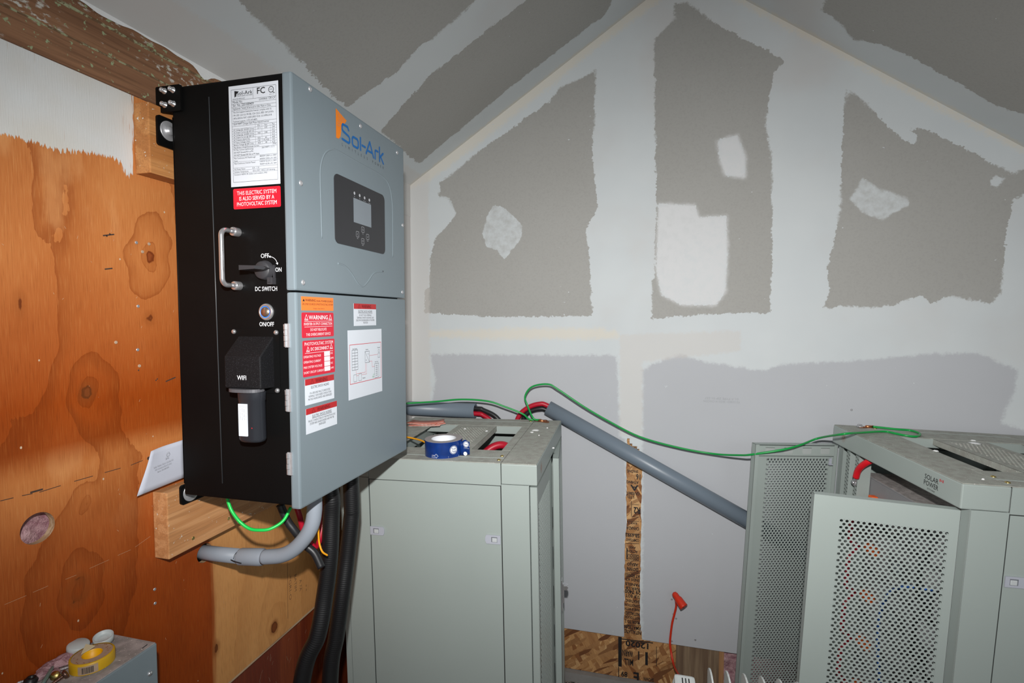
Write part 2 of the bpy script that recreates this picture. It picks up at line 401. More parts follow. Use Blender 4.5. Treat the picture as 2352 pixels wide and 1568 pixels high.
PB = c8([(958,150),(1000,100),(1035,70),(1030,15),(1085,8),(1110,30),(1190,90),(1300,150),(1390,190),(1450,235),(1410,270),(1385,400),(1380,480),(1400,600),(1402,900),(1395,1180),(1280,1180),(1150,1185),(1020,1195),(945,1205),(950,1080),(962,900),(965,700),(960,500),(958,300)])
PC = c8([(1680,340),(1720,360),(1790,420),(1830,460),(1890,500),(1940,540),(1925,485),(1970,485),(2100,545),(2240,620),(2310,650),(2400,640),(2400,700),(2310,760),(2285,870),(2275,1000),(2262,1110),(2225,1143),(2150,1130),(2075,1115),(2000,1140),(1960,1110),(1860,1150),(1780,1160),(1700,1155),(1585,1160),(1620,1110),(1610,1010),(1640,900),(1660,770),(1665,600),(1672,450)])
HB = c8([(975,768),(1110,775),(1125,820),(1228,815),(1232,950),(1225,1100),(1190,1150),(1060,1150),(985,1110),(965,1020),(972,850)])
HB2 = c8([(1195,530),(1270,510),(1300,590),(1300,670),(1225,660),(1205,600)])
HC2 = c8([(2245,665),(2285,665),(2250,710),(2225,690)]); HC3 = c8([(1790,420),(1840,415),(1950,510),(1940,545),(1890,520),(1830,470)])
SA = c8([(350,772),(395,785),(460,850),(455,900),(390,980),(365,945),(325,930),(310,880),(325,820)]); SA2 = c8([(150,740),(185,745),(210,808),(135,890)])
SCc = c8([(1745,670),(1790,705),(1920,750),(1920,775),(1860,800),(1820,832),(1740,800),(1695,750)])
SB = c8([(955,50),(1000,40),(1035,75),(985,130),(955,110)])
BL_ = [(987,812),(1000,870),(985,960),(985,1600),(1450,1600),(1436,1010),(1425,1000),(1418,815)]
BR_ = [(1475,850),(1500,835),(1560,812),(1620,830),(1750,850),(1800,835),(2000,825),(2120,812),(2250,810),(2340,850),(2330,900),(2300,970),(2352,985),(2600,1100),(2600,1900),(1475,1700)]
YT = [(985,760),(1160,757),(1385,757),(1420,765),(1420,776),(1160,778),(985,772)]; YT2 = [(1160,757),(1385,757),(1385,776),(1160,774)]
YS = [(930,437),(960,400),(1100,300),(1300,140),(1500,-15),(1520,-5),(1330,140),(1130,305),(990,410)]
YS2 = [(1690,-12),(1950,120),(2120,215),(2352,338),(2352,346),(2110,225),(1900,110),(1690,0)]
BE = [(1425,770),(1700,760),(1700,805),(1475,830),(1475,1000),(1425,1000)]
def roof(x): return np.minimum(.565+.648*(x+.985), 1.152-.69*(x-.35))
def ch_back(P):
    f = lambda l: sdf(P, wally(l))
    a = np.maximum.reduce([f(PA), f(PB), f(PC)]); h = np.maximum.reduce([f(HB), f(HB2), f(HC2), f(HC3)]); a = np.minimum(a, -h)
    b = np.maximum(f(BL_), f(BR_)); y = np.maximum.reduce([f(YT), f(YT2)+.004, f(YS)+.002, f(YS2)+.002])
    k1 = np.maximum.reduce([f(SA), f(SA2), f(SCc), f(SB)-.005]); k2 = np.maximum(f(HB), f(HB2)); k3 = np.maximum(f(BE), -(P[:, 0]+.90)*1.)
    cl = lambda q: np.clip(q, -.2, .2)
    return {'A': np.stack([cl(a), cl(b), cl(y), cl(y)], 1), 'B': np.stack([cl(k1), cl(k2), cl(k3), cl(k3)], 1)}
ZT, ZB = -.484, -1.31
Lx = lambda z: -.053+.006*(vn(z*60, z*0+3.3)-.5)-.004*(z < -.9); Rx = lambda z: .006+.007*(vn(z*50+9, z*0+7.3)-.5)+.012*np.clip((-z-1.22)/.09, 0, 1)
us = np.arange(-1.0, 2.41, .01); vs_ = np.concatenate([np.arange(-1.31, ZT, .01), [ZT], np.arange(-.475, 1.32, .01)])
iL = int(np.argmin(abs(us+.053))); iR = int(np.argmin(abs(us-.006)))
def warp(G):
    z = G[:, 0, 1]; lo = z <= ZT+1e-6
    for i, (fx) in ((iL, Lx), (iR, Rx)):
        G[lo, i, 0] = fx(z)[lo]
    for i in range(iL+1, iR): G[lo, i, 0] = G[lo, iL, 0]+(G[lo, iR, 0]-G[lo, iL, 0])*(i-iL)/(iR-iL)
    G[:, :, 1] = np.minimum(G[:, :, 1], roof(G[:, :, 0])+.004)
    return G
def keep(P, Fq, ii, jj):
    c = P[Fq].mean(1); ar = np.ptp(P[Fq][:, :, 1], axis=1) > 1e-6
    slope = ZT-.062*np.clip((c[:, 0]+.053)/.059, 0, 1)**.8
    gap = (ii >= iL) & (ii < iR) & (c[:, 1] < slope)
    return ar & ~gap
wb = grid('wall_back', us, vs_, lambda P: np.stack([P[:, 0], np.full(len(P), YW), P[:, 1]], 1), ch_back, m_dry, keep=keep, warp=warp)
mb = MB(); zz = np.arange(-1.31, -.49, .01)
for z0, z1 in zip(zz, zz[1:]):
    mb.add([(Lx(np.array(z0)), YW, z0), (Lx(np.array(z1)), YW, z1), (Lx(np.array(z1)), YW+.0125, z1), (Lx(np.array(z0)), YW+.0125, z0)], [(0, 1, 2, 3)])
    if z1 < -.54: mb.add([(Rx(np.array(z0)), YW, z0), (Rx(np.array(z1)), YW, z1), (Rx(np.array(z1)), YW+.0125, z1), (Rx(np.array(z0)), YW+.0125, z0)], [(0, 1, 2, 3)])
mb.add([(-1, YW, ZB), (-.058, YW, ZB), (-.058, YW+.0125, ZB), (-1, YW+.0125, ZB)], [(0, 1, 2, 3)]); mb.add([(.016, YW, ZB), (2.4, YW, ZB), (2.4, YW+.0125, ZB), (.016, YW+.0125, ZB)], [(0, 1, 2, 3)])
mb.build('drywall_cut_edge', m_gyp, wb)
mb = MB()
for k in range(18):                                       # torn face paper curling along the gap
    z = -.56-.041*k-random.random()*.02; r = random.random() < .5; x = (Rx if r else Lx)(np.array(z)); s = 1 if r else -1
    q = [(x+s*.0005, YW-.0005, z), (x+s*.001, YW-.002, z-.012), (x-s*.0012, YW-.003, z-.024), (x-s*.0006, YW-.0008, z-.008)]
    mb.add(q, [(0, 1, 2, 3)])
mb.build('torn_paper', m_plaster, wb)
D = Pl((0, YW, 0), (1, 0, 0), (0, 0, 1), (0, -1, 0)); mb = MB()
a = LY(1628, 920, YW); D.text(mb, '92/10/6021 20:55:14 CH/CDN', LY(1657, 924, YW).x, a.z-.006, .008, .13, h=.001, flip=True)
D.text(mb, '01-7-TYPE ZIP 01-237', LY(1657, 924, YW).x, a.z+.006, .008, .12, h=.001, flip=True)
mb.build('stamped_print', plain('faint_ink', (.36, .37, .39), .8), wb)
mb = MB()
for px, py in ((1543,1376),(1547,1410),(1553,1420),(1543,1472),(1597,1469),(1956,941)):
    p = LY(px, py, YW); mb.cyl(p+V((0, .001, 0)), (0, -1, 0), .0042, .0022, 12, .0008)
    me = mb
    mb.build('drywall_screw', m_steel, wb); mb = MB()

# sheathing seen through the gap and below the boards
mb = MB(); mb.box((-1.0, YW+.0125, -1.49), (.148, YW+.024, -.44)); osb = tag(mb.build('wall_sheathing', m_osb), kind='structure')
D = Pl((0, YW+.0125, 0), (1, 0, 0), (0, 0, 1), (0, -1, 0)); mb = MB()
def osbt(py, s, w, hpx, cx=1453, lw=False):
    p = LY(cx, py, YW+.0125); D.text(mb, s, p.x, p.z-.5*hpx*.00182, hpx*.00182, w*.00182, h=.0006, flip=True, bold=.07)
for a in ((1019,'DRY',14,6),(1029,'SPAN',10,6,1462),(1082,'SPACING',24,6),(1095,'16',9,12,1466),(1107,'ATHING',26,6),(1120,'A',18,12,1457),(1133,'QUEBEC',30,6),(1141,'LTD.',16,6,1448),(1172,'R2',14,14,1463),(1201,'EXP 1',18,4),(1213,'CANADA',28,7),(1229,'58-6993',30,8),(1240,'COMPOSANT',28,6),(1257,'AXIS',14,5),(1266,'ACTION',22,6),(1276,'DESSOUS',26,7),(1283,'DESSOUS',26,5),(1296,'ABAJO',24,7),(1307,'DOWN',24,8),(1322,'AT EDGES',32,7),(1331,'ENDS AT',30,6),(1342,'PANELS',32,6),(1351,'NER LB',30,6),(1359,'29 7400',34,9),(1369,'SUP BOT',30,7),(1380,'SHEATHING',30,7),(1390,'CONDITION',34,6),(1399,'PANE 8 WITH',34,6),(1409,'INSTALLED',34,7),(1418,'NOT TOUCH',32,6),(1428,'PRIOR TO 2',34,7),(1441,'RMATION',36,8),(1451,'INSTALLATIO',38,8),(1480,'12020',50,13,1463),(1500,'WARN',24,14,1442),(1520,'MILL',20,14,1444),(1548,'89',14,12,1434),(1555,'E',12,22,1461),(1560,'SHOWN',22,8,1490)): osbt(*a)
for y0, x0, x1 in ((1158,1452,1468),(1186,1452,1468),(1196,1436,1468),(1225,1436,1468),(1247,1436,1468),(1287,1436,1470),(1315,1436,1470),(1435,1436,1472)):
    a = LY(x0, y0, YW+.0125); b = LY(x1, y0+1, YW+.0125); D.line(mb, [(a.x, a.z), (b.x, b.z)], .0018, .0006)
for x0, y0, x1, y1, w in ((1450,1150,1450,1186,.002),(1440,1257,1440,1284,.004),(1424,1466,1500,1476,.004),(1424,1462,1424,1530,.014),(1485,1497,1485,1527,.010),(1467,1495,1467,1515,.005),(1508,1484,1508,1530,.002),(1421,1530,1421,1560,.003)):
    a = LY(x0, y0, YW+.0125); b = LY(x1, y1, YW+.0125); D.line(mb, [(a.x, a.z), (b.x, b.z)], w, .0006)
mb.build('stamped_lettering', m_ink, osb)
mb = MB(); mb.box((.149, YW+.014, -1.5), (.31, YW+.05, -1.25)); tag(mb.build('trim_1', m_stud), kind='structure')
mb = MB(); mb.box((.31, YW+.012, -1.5), (.328, YW+.03, -1.25)); tag(mb.build('trim_2', wood('stud_orange', (.3, .15, .06), (.42, .22, .1), 2, .8, 30)), kind='structure')
# pink batt behind the missing sheathing
us2 = np.arange(.328, 1.6, .02); G = [(x, YW+.03+.02*vn(np.array(x*30), np.array(z*30)), z) for z in np.arange(-1.5, -1.2, .02) for x in us2]
nu = len(us2); nr = len(np.arange(-1.5, -1.2, .02)); mb = MB(); mb.add(G, [(j*nu+i, j*nu+i+1, (j+1)*nu+i+1, (j+1)*nu+i) for j in range(nr-1) for i in range(nu-1)], True); tag(mb.build('insulation_batt', m_pink), 'pink fibreglass batt behind the wall under the drywall edge', 'insulation', kind='stuff')
mb = MB(); mb.box((-1.0, YW-.01, -1.53), (2.4, YW+.06, -1.492)); tag(mb.build('trim_3', m_conc), kind='structure')
# floor
us2 = np.arange(-1.3, 2.5, .03); vs2 = np.arange(-1.4, 2.2, .03)
grid('floor', us2, vs2, lambda P: np.stack([P[:, 0], P[:, 1], -1.53-.010*vn(P[:, 0]*25, P[:, 1]*25)], 1), lambda P: {}, m_gravel)

# --- ceilings
def ceil_pts(l, n, o): 
    r = [LP(x, y, o, n) for x, y in l]; return r
sl = .648; nL = V((-sl, 0, 1)).normalized(); oL = V((-.985, 0, .565)); XA = .142
def uvl(l): return [(p.x, p.y) for p in ceil_pts(l, nL, oL)]
CP1 = [(545,-60),(545,0),(640,90),(700,150),(760,215),(800,245),(850,205),(905,170),(960,110),(1010,75),(1095,0),(1150,-60)]
CP2 = [(1260,-60),(1209,0),(1100,85),(985,175),(875,300),(920,341),(963,376),(1164,207),(1273,122),(1361,55),(1389,37),(1407,0),(1430,-60)]
def ch_cl(P):
    f = lambda l: sdf(P, uvl(l)); a = np.maximum(f(CP1), f(CP2)); z = np.full(len(P), -.2); y = .010-np.abs(P[:, 1]-YW)
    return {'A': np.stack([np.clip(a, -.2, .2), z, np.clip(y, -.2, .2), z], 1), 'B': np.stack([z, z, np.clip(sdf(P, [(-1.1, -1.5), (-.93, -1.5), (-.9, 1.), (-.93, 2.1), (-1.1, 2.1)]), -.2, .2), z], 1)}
grid('ceiling_left', np.arange(-.985, XA+.011, .012), np.arange(-.6, YW+.012, .012), lambda P: np.stack([P[:, 0], np.minimum(P[:, 1], YW), .565+sl*(P[:, 0]+.985)], 1), ch_cl, m_dry)
sr = -.69; nR = V((.69, 0, 1)).normalized(); oR = V((.35, 0, 1.152))
def uvr(l): return [(p.x, p.y) for p in ceil_pts(l, nR, oR)]
CP3 = [(1900,-2),(1885,24),(1925,46),(1961,91),(2016,100),(2077,122),(2132,152),(2199,189),(2290,244),(2352,262),(2440,300),(2900,100),(2700,-250),(1980,-250),(1890,-60)]
def ch_cr(P):
    a = sdf(P, uvr(CP3)); z = np.full(len(P), -.2); y = .008-np.abs(P[:, 1]-YW)
    return {'A': np.stack([np.clip(a, -.2, .2), z, np.clip(y, -.2, .2), z], 1), 'B': np.stack([z, z, z, z], 1)}
grid('ceiling_right', np.arange(XA-.006, 2.4, .015), np.arange(-.6, YW+.015, .015), lambda P: np.stack([P[:, 0], np.minimum(P[:, 1], YW), 1.152+sr*(P[:, 0]-.35)], 1), ch_cr, m_dry)

# --- left wall: plywood sheet, white primed band at the top
t = NT('stained_plywood'); fld, dark, clr, pnt = t.attr('A'); kn, burn, mudm, kk = t.attr('B')
fib = t.noise(1., 5, t.scale(1, 620, 26)); fib2 = t.noise(1., 3, t.scale(1, 120, 5)); blot = t.noise(7, 4)
ff = t.math('ADD', fld, t.math('MULTIPLY', t.noise(30, 4, t.scale(1, 1, .45)), .30))
fr = t.math('FRACT', ff); band = t.mr(fr, 0., .55, 1., 0., False); lineb = t.mr(fr, 0., .09, 1., 0., False)
o1 = t.mix(blot, (.66, .27, .085), (.50, .155, .038)); o1 = t.mix(t.math('MULTIPLY', band, .5), o1, (.42, .115, .025)); o1 = t.mix(t.math('MULTIPLY', lineb, .5), o1, (.27, .065, .015)); o1 = t.mix(t.math('MULTIPLY', t.mr(t.noise(11, 5, t.scale(1, 1, .5)), .55, .68), .55), o1, (.72, .34, .13))
o2 = t.mix(blot, (.36, .062, .0045), (.26, .040, .003)); o2 = t.mix(t.math('MULTIPLY', band, .45), o2, (.14, .022, .002))
o3 = t.mix(blot, (.68, .34, .125), (.58, .26, .08)); o3 = t.mix(t.math('MULTIPLY', band, .25), o3, (.38, .15, .045))
c = t.mix(dark, o1, o2); c = t.mix(t.mr(t.math('ADD', clr, t.math('MULTIPLY_ADD', fib2, .02, -.01)), -.006, .012), c, o3)
c = t.mix(t.math('MULTIPLY', t.mr(fib, .5, .75), .42), c, t.mix(dark, (.74, .36, .13), (.38, .10, .015)))
c = t.mix(t.math('MULTIPLY', t.mr(fib, .48, .28), .34), c, t.mix(dark, (.36, .11, .03), (.10, .02, .003)))
knr = t.math('ADD', kn, t.math('MULTIPLY_ADD', t.noise(60, 3), .006, -.003))
c = t.mix(t.math('MULTIPLY', t.mr(knr, -.012, .0), .5), c, t.mix(dark, (.45, .13, .03), (.20, .05, .01))); c = t.mix(t.mr(knr, -.001, .001), c, t.mix(dark, (.20, .04, .01), (.13, .035, .008)))
c = t.mix(t.mr(knr, .002, .004), c, t.mix(dark, (.30, .07, .02), (.19, .05, .012)))
sp = t.n('ShaderNodeTexVoronoi', i_Vector=t.scale(1, 26, 18)); sp.inputs['Scale'].default_value = 1.
c = t.mix(t.mr(sp.outputs['Distance'], .045, .035), c, (.62, .48, .34))
pe = t.math('ADD', pnt, t.math('MULTIPLY_ADD', t.noise(1, 3, t.scale(1, 260, 20)), .035, -.0175)); pm = t.mr(pe, -.0006, .0012)
pc = t.mix(t.mr(t.noise(6, 3), .3, .7), (.66, .68, .68), (.62, .60, .55)); stre = t.mr(t.noise(1, 3, t.scale(1, 240, 12)), .62, .75)
pc = t.mix(t.math('MULTIPLY', stre, t.mr(pnt, .07, .0, 0., .55)), pc, (.45, .27, .16))
c = t.mix(pm, c, pc); c = t.mix(t.mr(mudm, -.004, .004), c, (.58, .56, .545))
t.bump(t.math('ADD', fib, t.math('MULTIPLY', pm, 1.5)), .35, .0008); m_ply = t.out(c, .5, 0., .2)
XW = -.985
knots = [(.853,.121,.0095,.013),(.718,-.14,.010,.013),(.689,-.497,.016,.022),(.706,-.344,.003,.004),(1.19,-.868,.013,.015),(.99,-.80,.006,.010),(.847,-.005,.007,.009),(.62,.02,.004,.01)]
def wallx(l): return [(LX(x, y, XW).y, LX(x, y, XW).z) for x, y in l]
PAINT = wallx([(-200,-80),(-200,220),(0,308),(60,322),(135,345),(200,350),(255,361),(278,372),(290,395),(300,409),(306,395),(306,215),(0,70)])
CLEAR = wallx([(478,1225),(486,1290),(490,1420),(492,1700),(760,1450),(900,1150),(900,1000),(478,1100)])
def ch_left(P):
    y, z = P.T; f = 3.0*y+2.6*vn(y*3.1+5, z*1.3+2)+1.1*vn(y*6.5, z*2.4+9)+.40*vn(y*17+3, z*6)+.16*vn(y*41+3, z*15)
    for ky, kz, ra, rb in knots[:5]:
        d2 = ((y-ky-.004*np.sin(z*90))/(ra*4.2))**2+((z-kz)/(rb*6))**2; f += 1.3*np.exp(-d2)+.9*np.exp(-d2*7)
    kn = np.max([(ra-np.hypot(y-ky, (z-kz)*ra/rb)) if q != 2 else .0008-abs(ra-np.hypot(y-ky, (z-kz)*ra/rb)) for q, (ky, kz, ra, rb) in enumerate(knots)], 0)
    zs = [-1.6, -.7, -.55, -.42, -.36, -.31, -.27, -.225, -.15, 0., .1, .3, .6]; ds = [1., 1., .97, .78, .55, .24, .16, .92, .97, .6, .3, .06, 0.]
    dk = np.interp(z+.03*(vn(y*6, z*6)-.5), zs, ds)
    mud = np.minimum(y-1.6, z+1.3)
    return {'A': np.stack([f, dk, np.clip(sdf(P, CLEAR), -.2, .2), np.clip(np.maximum(sdf(P, PAINT), -1), -.2, .2)], 1), 'B': np.stack([np.clip(kn, -.2, .2), dk*0, np.clip(mud, -.2, .2), dk*0], 1)}
ys = np.concatenate([np.arange(-.6, .59, .03), np.arange(.59, 2.095, .01)]); zs = np.concatenate([np.arange(-.915, .431, .01), [.436]])
H1 = (.630, -.358, .026); H2 = (.965, -.5535, .0215)
def near(a, v): return a[int(np.argmin(abs(a-v)))]
pat = []; sq = []
for hy, hz, r in (H1, H2):
    h = .035; y0, y1, z0, z1 = near(ys, hy-h), near(ys, hy+h), near(zs, hz-h), near(zs, hz+h)
    n = 48; P0 = []; P1 = []
    for k in range(n):
        a = 2*math.pi*(k+.5)/n; c, s = math.cos(a), math.sin(a); m = 1/max(abs(c), abs(s))
        P0.append(((y0+y1)/2+c*m*(y1-y0)/2, (z0+z1)/2+s*m*(z1-z0)/2)); P1.append((hy+c*r, hz+s*r))
    cor = [(y1, z1), (y0, z1), (y0, z0), (y1, z0)]; Fs = [(k, (k+1) % n, n+(k+1) % n, n+k) for k in range(n)]
    for q in range(4): k = int(n/8*(2*q+1))-1; Fs.append((k % n, 2*n+q, (k+1) % n))
    pat.append((P0+P1+cor, Fs)); sq.append((y0, y1, z0, z1))
def keepL(P, Fq, ii, jj):
    c = P[Fq].mean(1); k = np.ones(len(Fq), bool)
    for y0, y1, z0, z1 in sq: k &= ~((c[:, 0] > y0) & (c[:, 0] < y1) & (c[:, 1] > z0) & (c[:, 1] < z1))
    return k
wl = grid('wall_left', ys, zs, lambda P: np.stack([np.full(len(P), XW), P[:, 0], P[:, 1]], 1), ch_left, m_ply, keep=keepL, extra=pat)
mb = MB(); mb.add([(XW, -.6, -.915), (XW, 2.09, -.915), (XW-.012, 2.09, -.915), (XW-.012, -.6, -.915)], [(0, 1, 2, 3)])
mb.add([(XW+.0005, -.6, -.915), (XW+.0005, 2.09, -.915), (XW+.0005, 2.09, -.909), (XW+.0005, -.6, -.909)], [(0, 1, 2, 3)]); mb.build('plywood_edge', m_plyedge, wl)
for hy, hz, r in (H1, H2):
    mb = MB(); mb.lathe((XW, hy, hz), (-1, 0, 0), [(r, 0), (r, .013)], 40); mb.build('hole_edge', m_plyedge, wl)
mb = MB(); D = Pl((XW, 0, 0), (0, 1, 0), (0, 0, 1), (1, 0, 0))
l = [(0,1150),(50,1138),(90,1130),(170,1105),(240,1085),(300,1068),(345,1050)]
for a, b in zip(wallx(l), wallx(l)[1:]):
    k = .35
    D.line(mb, [a, (a[0]*(1-.6)+b[0]*.6, a[1]*.4+b[1]*.6)], .0012, .0004)
D.line(mb, wallx([(69,1131),(98,1123)]), .003, .0004); p = wallx([(341,1052)])[0]; D.disc(mb, *p, .0035, .0006)
for x, y in ((245,542),(252,537),(318,850),(358,873),(361,870)): p = wallx([(x, y)])[0]; D.disc(mb, *p, .0016, .0004, 8)
for l in ([(236,541),(262,538)],[(240,618),(258,616)],[(380,876),(403,866)]): D.line(mb, wallx(l), .0025, .0004)
mb.build('pencil_line', plain('faded_black_ink', (.06, .035, .025), .7), wl)
mb = MB()
for (x, y), t_, w_ in (((664,1352),'*GRI-O','.07'),((676,1340),'BATIM','.05'),((688,1345),'A 7A','.035'),((700,1352),'* *','.02')): D.text(mb, t_, *wallx([(x, y)])[0], .010, float(w_), 'c', .0004, 0, False, True)
D.line(mb, wallx([(660,1290),(661,1420)]), .0014, .0004); mb.build('stamped_print', plain('faint_brown_ink', (.22, .11, .045), .8), wl)
mb = MB()
for l in ([(10,1388),(60,1367)],[(75,1360),(110,1345)],[(150,1330),(175,1320)],[(205,1305),(250,1285)],[(270,1275),(300,1262)],[(310,1256),(345,1231)]): D.line(mb, wallx(l), .0005, .0004)
rr_ = random.Random(5)
for _ in range(70):
    y = rr_.uniform(.56, 1.3); z = rr_.uniform(-.85, .2); a = rr_.uniform(-.9, .9); l = rr_.uniform(.001, .006); D.line(mb, [(y, z), (y+l*math.sin(a), z+l*math.cos(a))], .0006, .0004)
mb.build('pale_scratch', plain('scratch_tan', (.55, .33, .19), .8), wl, kind='stuff')
for px, py in ((317,703),(316,803),(266,786),(355,1353),(356,1385),(320,840),(313,557),(342,560),(327,578)):
    p = LX(px, py, XW); mb = MB(); mb.cyl(p, (1, 0, 0), .0032, .0012, 10, .0005); mb.build('screw_head', m_steel if py % 2 else m_rim, wl)
mb = MB(); mb.add([(XW-.010, -.6, -1.53), (XW-.010, 2.09, -1.53), (XW-.010, 2.09, -.88), (XW-.010, -.6, -.88)], [(0, 1, 2, 3)]); tag(mb.build('wall_left_lower', m_redply), kind='structure')
mb = MB()
for q in range(90):
    y = random.uniform(.95, 1.5); z = random.uniform(-1.3, -.93); a = random.uniform(-.5, .8); l = random.uniform(.004, .03)
    D2 = Pl((XW-.010, 0, 0), (0, 1, 0), (0, 0, 1), (1, 0, 0)); D2.line(mb, [(y, z), (y+l*math.sin(a), z+l*math.cos(a))], .0006, .0006)
mb.build('plaster_scratch', m_rim, bpy.data.objects['wall_left_lower'])
# cavity behind the round hole
mb = MB(); G = []
for i in range(17):
    for j in range(17): y = .58+i*.1/16; z = -.41+j*.1/16; G.append((XW-.022-.012*float(vn(np.array(y*90), np.array(z*70))), y, z))
mb.add(G, [(i*17+j, i*17+j+1, (i+1)*17+j+1, (i+1)*17+j) for i in range(16) for j in range(16)], True); tag(mb.build('insulation_wad', m_pink), 'pink insulation showing inside the round hole in the plywood', 'insulation', kind='stuff')
mb = MB(); mb.box((XW-.05, .85, -.65), (XW-.045, 1.1, -.45)); mb.build('cavity_back', m_blk_hole, wl)
# top plates at the head of the left wall
tp = empty('trim_4', (XW, .8, .5)); tag(tp, kind='structure')
for z0, z1, dx in ((.437, .488, .003), (.491, .543, 0), (.546, .60, .002)):
    mb = MB(); mb.box((XW-.04, -.6, z0), (XW+dx, 1.6, z1), .002); mb.build('plate_board', m_plate, tp)
for z in (.4895, .5445):
    mb = MB(); n = 220; vs = []; 
    for k in range(n+1):
        y = -.6+2.19*k/n; w = .0035+.003*random.random(); h = .0025+.002*random.random(); vs += [(XW-.002, y, z-w), (XW+h, y, z), (XW-.002, y, z+w)]
    mb.add(vs, [(3*k+a, 3*k+a+1, 3*k+a+4, 3*k+a+3) for k in range(n) for a in (0, 1)], True); mb.build('foam_bead', m_foam, tp)
mb = MB(); n = 160; vs = []
for k in range(n+1):                                       # ragged lap of compound over the top board
    y = .0+1.6*k/n; w = .006+.012*float(vn(np.array(y*30), np.array(.3)))+.02*math.exp(-((y-1.0)/.02)**2); vs += [(XW+.0035, y, .59), (XW+.0035, y, .572-w)]
mb.add(vs, [(2*k, 2*k+1, 2*k+3, 2*k+2) for k in range(n)]); mb.build('plaster_lap', m_plaster, tp)

mb = MB(); mb.box((XW-.02, 1.6, .43), (XW+.001, 2.09, .575)); tag(mb.build('wall_left_corner', plain('corner_compound', (.58, .57, .555), .85, bump=.3, bs=60)), kind='structure')
mb = MB(); mb.box((2.38, -.6, -1.53), (2.4, 2.1, -.24)); tag(mb.build('wall_right', plain('bare_board', (.46, .47, .48), .85)), kind='structure')
# ------------------------------------------------------------------ wooden mounting blocks
def block(name, y0, y1, z0, z1, mat, label):
    o = empty(name, (-.966, (y0+y1)/2, z0), label, 'wood block', 'mounting blocks behind the inverter')
    mb = MB(); mb.box((XW+.0008, y0, z0), (-.947, y1, z1), .002); mb.build('board', mat, o)
    for a, b in ((.09, .03), (.06, .12), (.16, .115)) if z1 < 0 else ((.03, .03),):
        mb = MB(); mb.cyl((-.9472, y0+a, z1-b), (1, 0, 0), .004, .001, 10, .0004); mb.build('screw_head', m_brass, o)
    return o
block('wood_block', .827, 1.45, .283, .421, m_fir2, 'orange-brown lumber block under the roof plates behind the inverter top')
block('wood_block', .839, 1.42, -.506, -.366, m_fir, 'pale lumber block below the inverter with the envelope standing on it')
# ------------------------------------------------------------------ envelope
mb = MB(); q = [LX(322, 1140, -.970), LX(357, 1037, -.978), LX(420, 1021, -.978), LX(424, 1102, -.966)]; vs = []
q = [V((-.966, .790, -.357)), V((-.972, .828, -.277)), V((-.972, .905, -.270)), V((-.966, .905, -.352))]
for i in range(9):
    for j in range(9):
        u = i/8; w = j/8; p = (q[0]*(1-u)+q[3]*u)*(1-w)+(q[1]*(1-u)+q[2]*u)*w; vs.append(p+V((.003*math.sin(u*5+w*3)*w, 0, 0)))
mb.add(vs, [(i*9+j, i*9+j+1, (i+1)*9+j+1, (i+1)*9+j) for i in range(8) for j in range(8)], True)
env = empty('envelope', (-.966, .85, -.36), 'white letter envelope leaning on plywood atop the lower wood block', 'envelope')
sh = mb.build('sheet', m_paper, env); sh.modifiers.new('s', 'SOLIDIFY').thickness = .0006
mb = MB(); D = Pl((-.9635, .85, -.318), V((0, .97, .12)), V((.0, .1, .99)), (1, 0, 0))
for i, s in enumerate(('Solar Power Store Canada Ltd', '142 Commerce Park Dr unit J', 'Barrie, ON L4N 8W8')): D.text(mb, s, -.006, .012-i*.006, .0025, (.045, .038, .026)[i], 'l' if 0 else 'c', .0035)
D.text(mb, 'SPS', .002, .020, .003, .008, h=.0035); D.disc(mb, .004, .029, .004, .0035, 16, .0034); mb.build('printed_address', m_inkg, env)

# ------------------------------------------------------------------ inverter
inv = empty('hybrid_inverter', (-.79, 1.09, -.375), 'large wall-mounted inverter with black sides and grey front cover', 'inverter')
XF = -.643; Y0, Y1 = .856, 1.322; YS_ = .860
mb = MB(); mb.box((-.925, YS_, -.374), (-.6615, 1.318, .459), .004); mb.build('housing', m_black, inv)
mb = MB(); mb.box((-.664, Y0, .0485), (XF, Y1+.004, .4585), .004); cov = mb.build('front_cover', m_grey, inv)
mb = MB(); mb.box((-.664, Y0+.001, -.379), (XF, Y1+.005, .0455), .004); dor = mb.build('access_door', m_grey, inv)
S = Pl((0, YS_, 0), (1, 0, 0), (0, 0, 1), (0, -1, 0))      # black side, facing the room
mb = MB(); mb.tube([(-.834, YS_, .431), (-.828, YS_, -.342)], .0011, 6); mb.build('seam_groove', plain('worn_edge', (.05, .055, .06), .3), inv)
mb = MB(); mb.tube([(-.9245, YS_+.002, .40), (-.9245, YS_+.002, -.35)], .002, 8); mb.build('body_edge', m_black, inv)
# top corner bracket
mb = MB(); S.slab(mb, -.958, .409, -.897, .4605, .001, .006, .003); br = mb.build('corner_bracket', m_black, inv)
for u in (-.937, -.916):
    for v in (.450, .423):
        mb = MB(); mb.lathe((u+.002, YS_-.006, v), (0, -1, 0), [(0, 0), (.0062, 0), (.0062, .0015), (.0045, .0018), (.0045, .009), (.0036, .0095), (.0030, .0095), (.0026, .0065), (0, .0065)], 20); mb.build('socket_bolt', m_chrome, br)
for (y0, z0, y1, z1, wz) in ((.842, .342, .93, .402, .378), (.868, -.402, .95, -.36, -.378)):
    mb = MB(); T = Pl((-.944, 0, 0), (0, 1, 0), (0, 0, 1), (1, 0, 0)); T.slab(mb, y0, z0, y1, z1, -.003, .002, .006); tb = mb.build('mounting_tab', m_black, inv)
    mb = MB(); mb.lathe((-.942, y0+.024, wz-.002), (1, 0, 0), [(0, 0), (.0195, 0), (.0195, .0018), (.018, .0022), (.008, .003), (.008, .007), (0, .008)], 28); mb.build('lag_bolt', m_steel, tb)
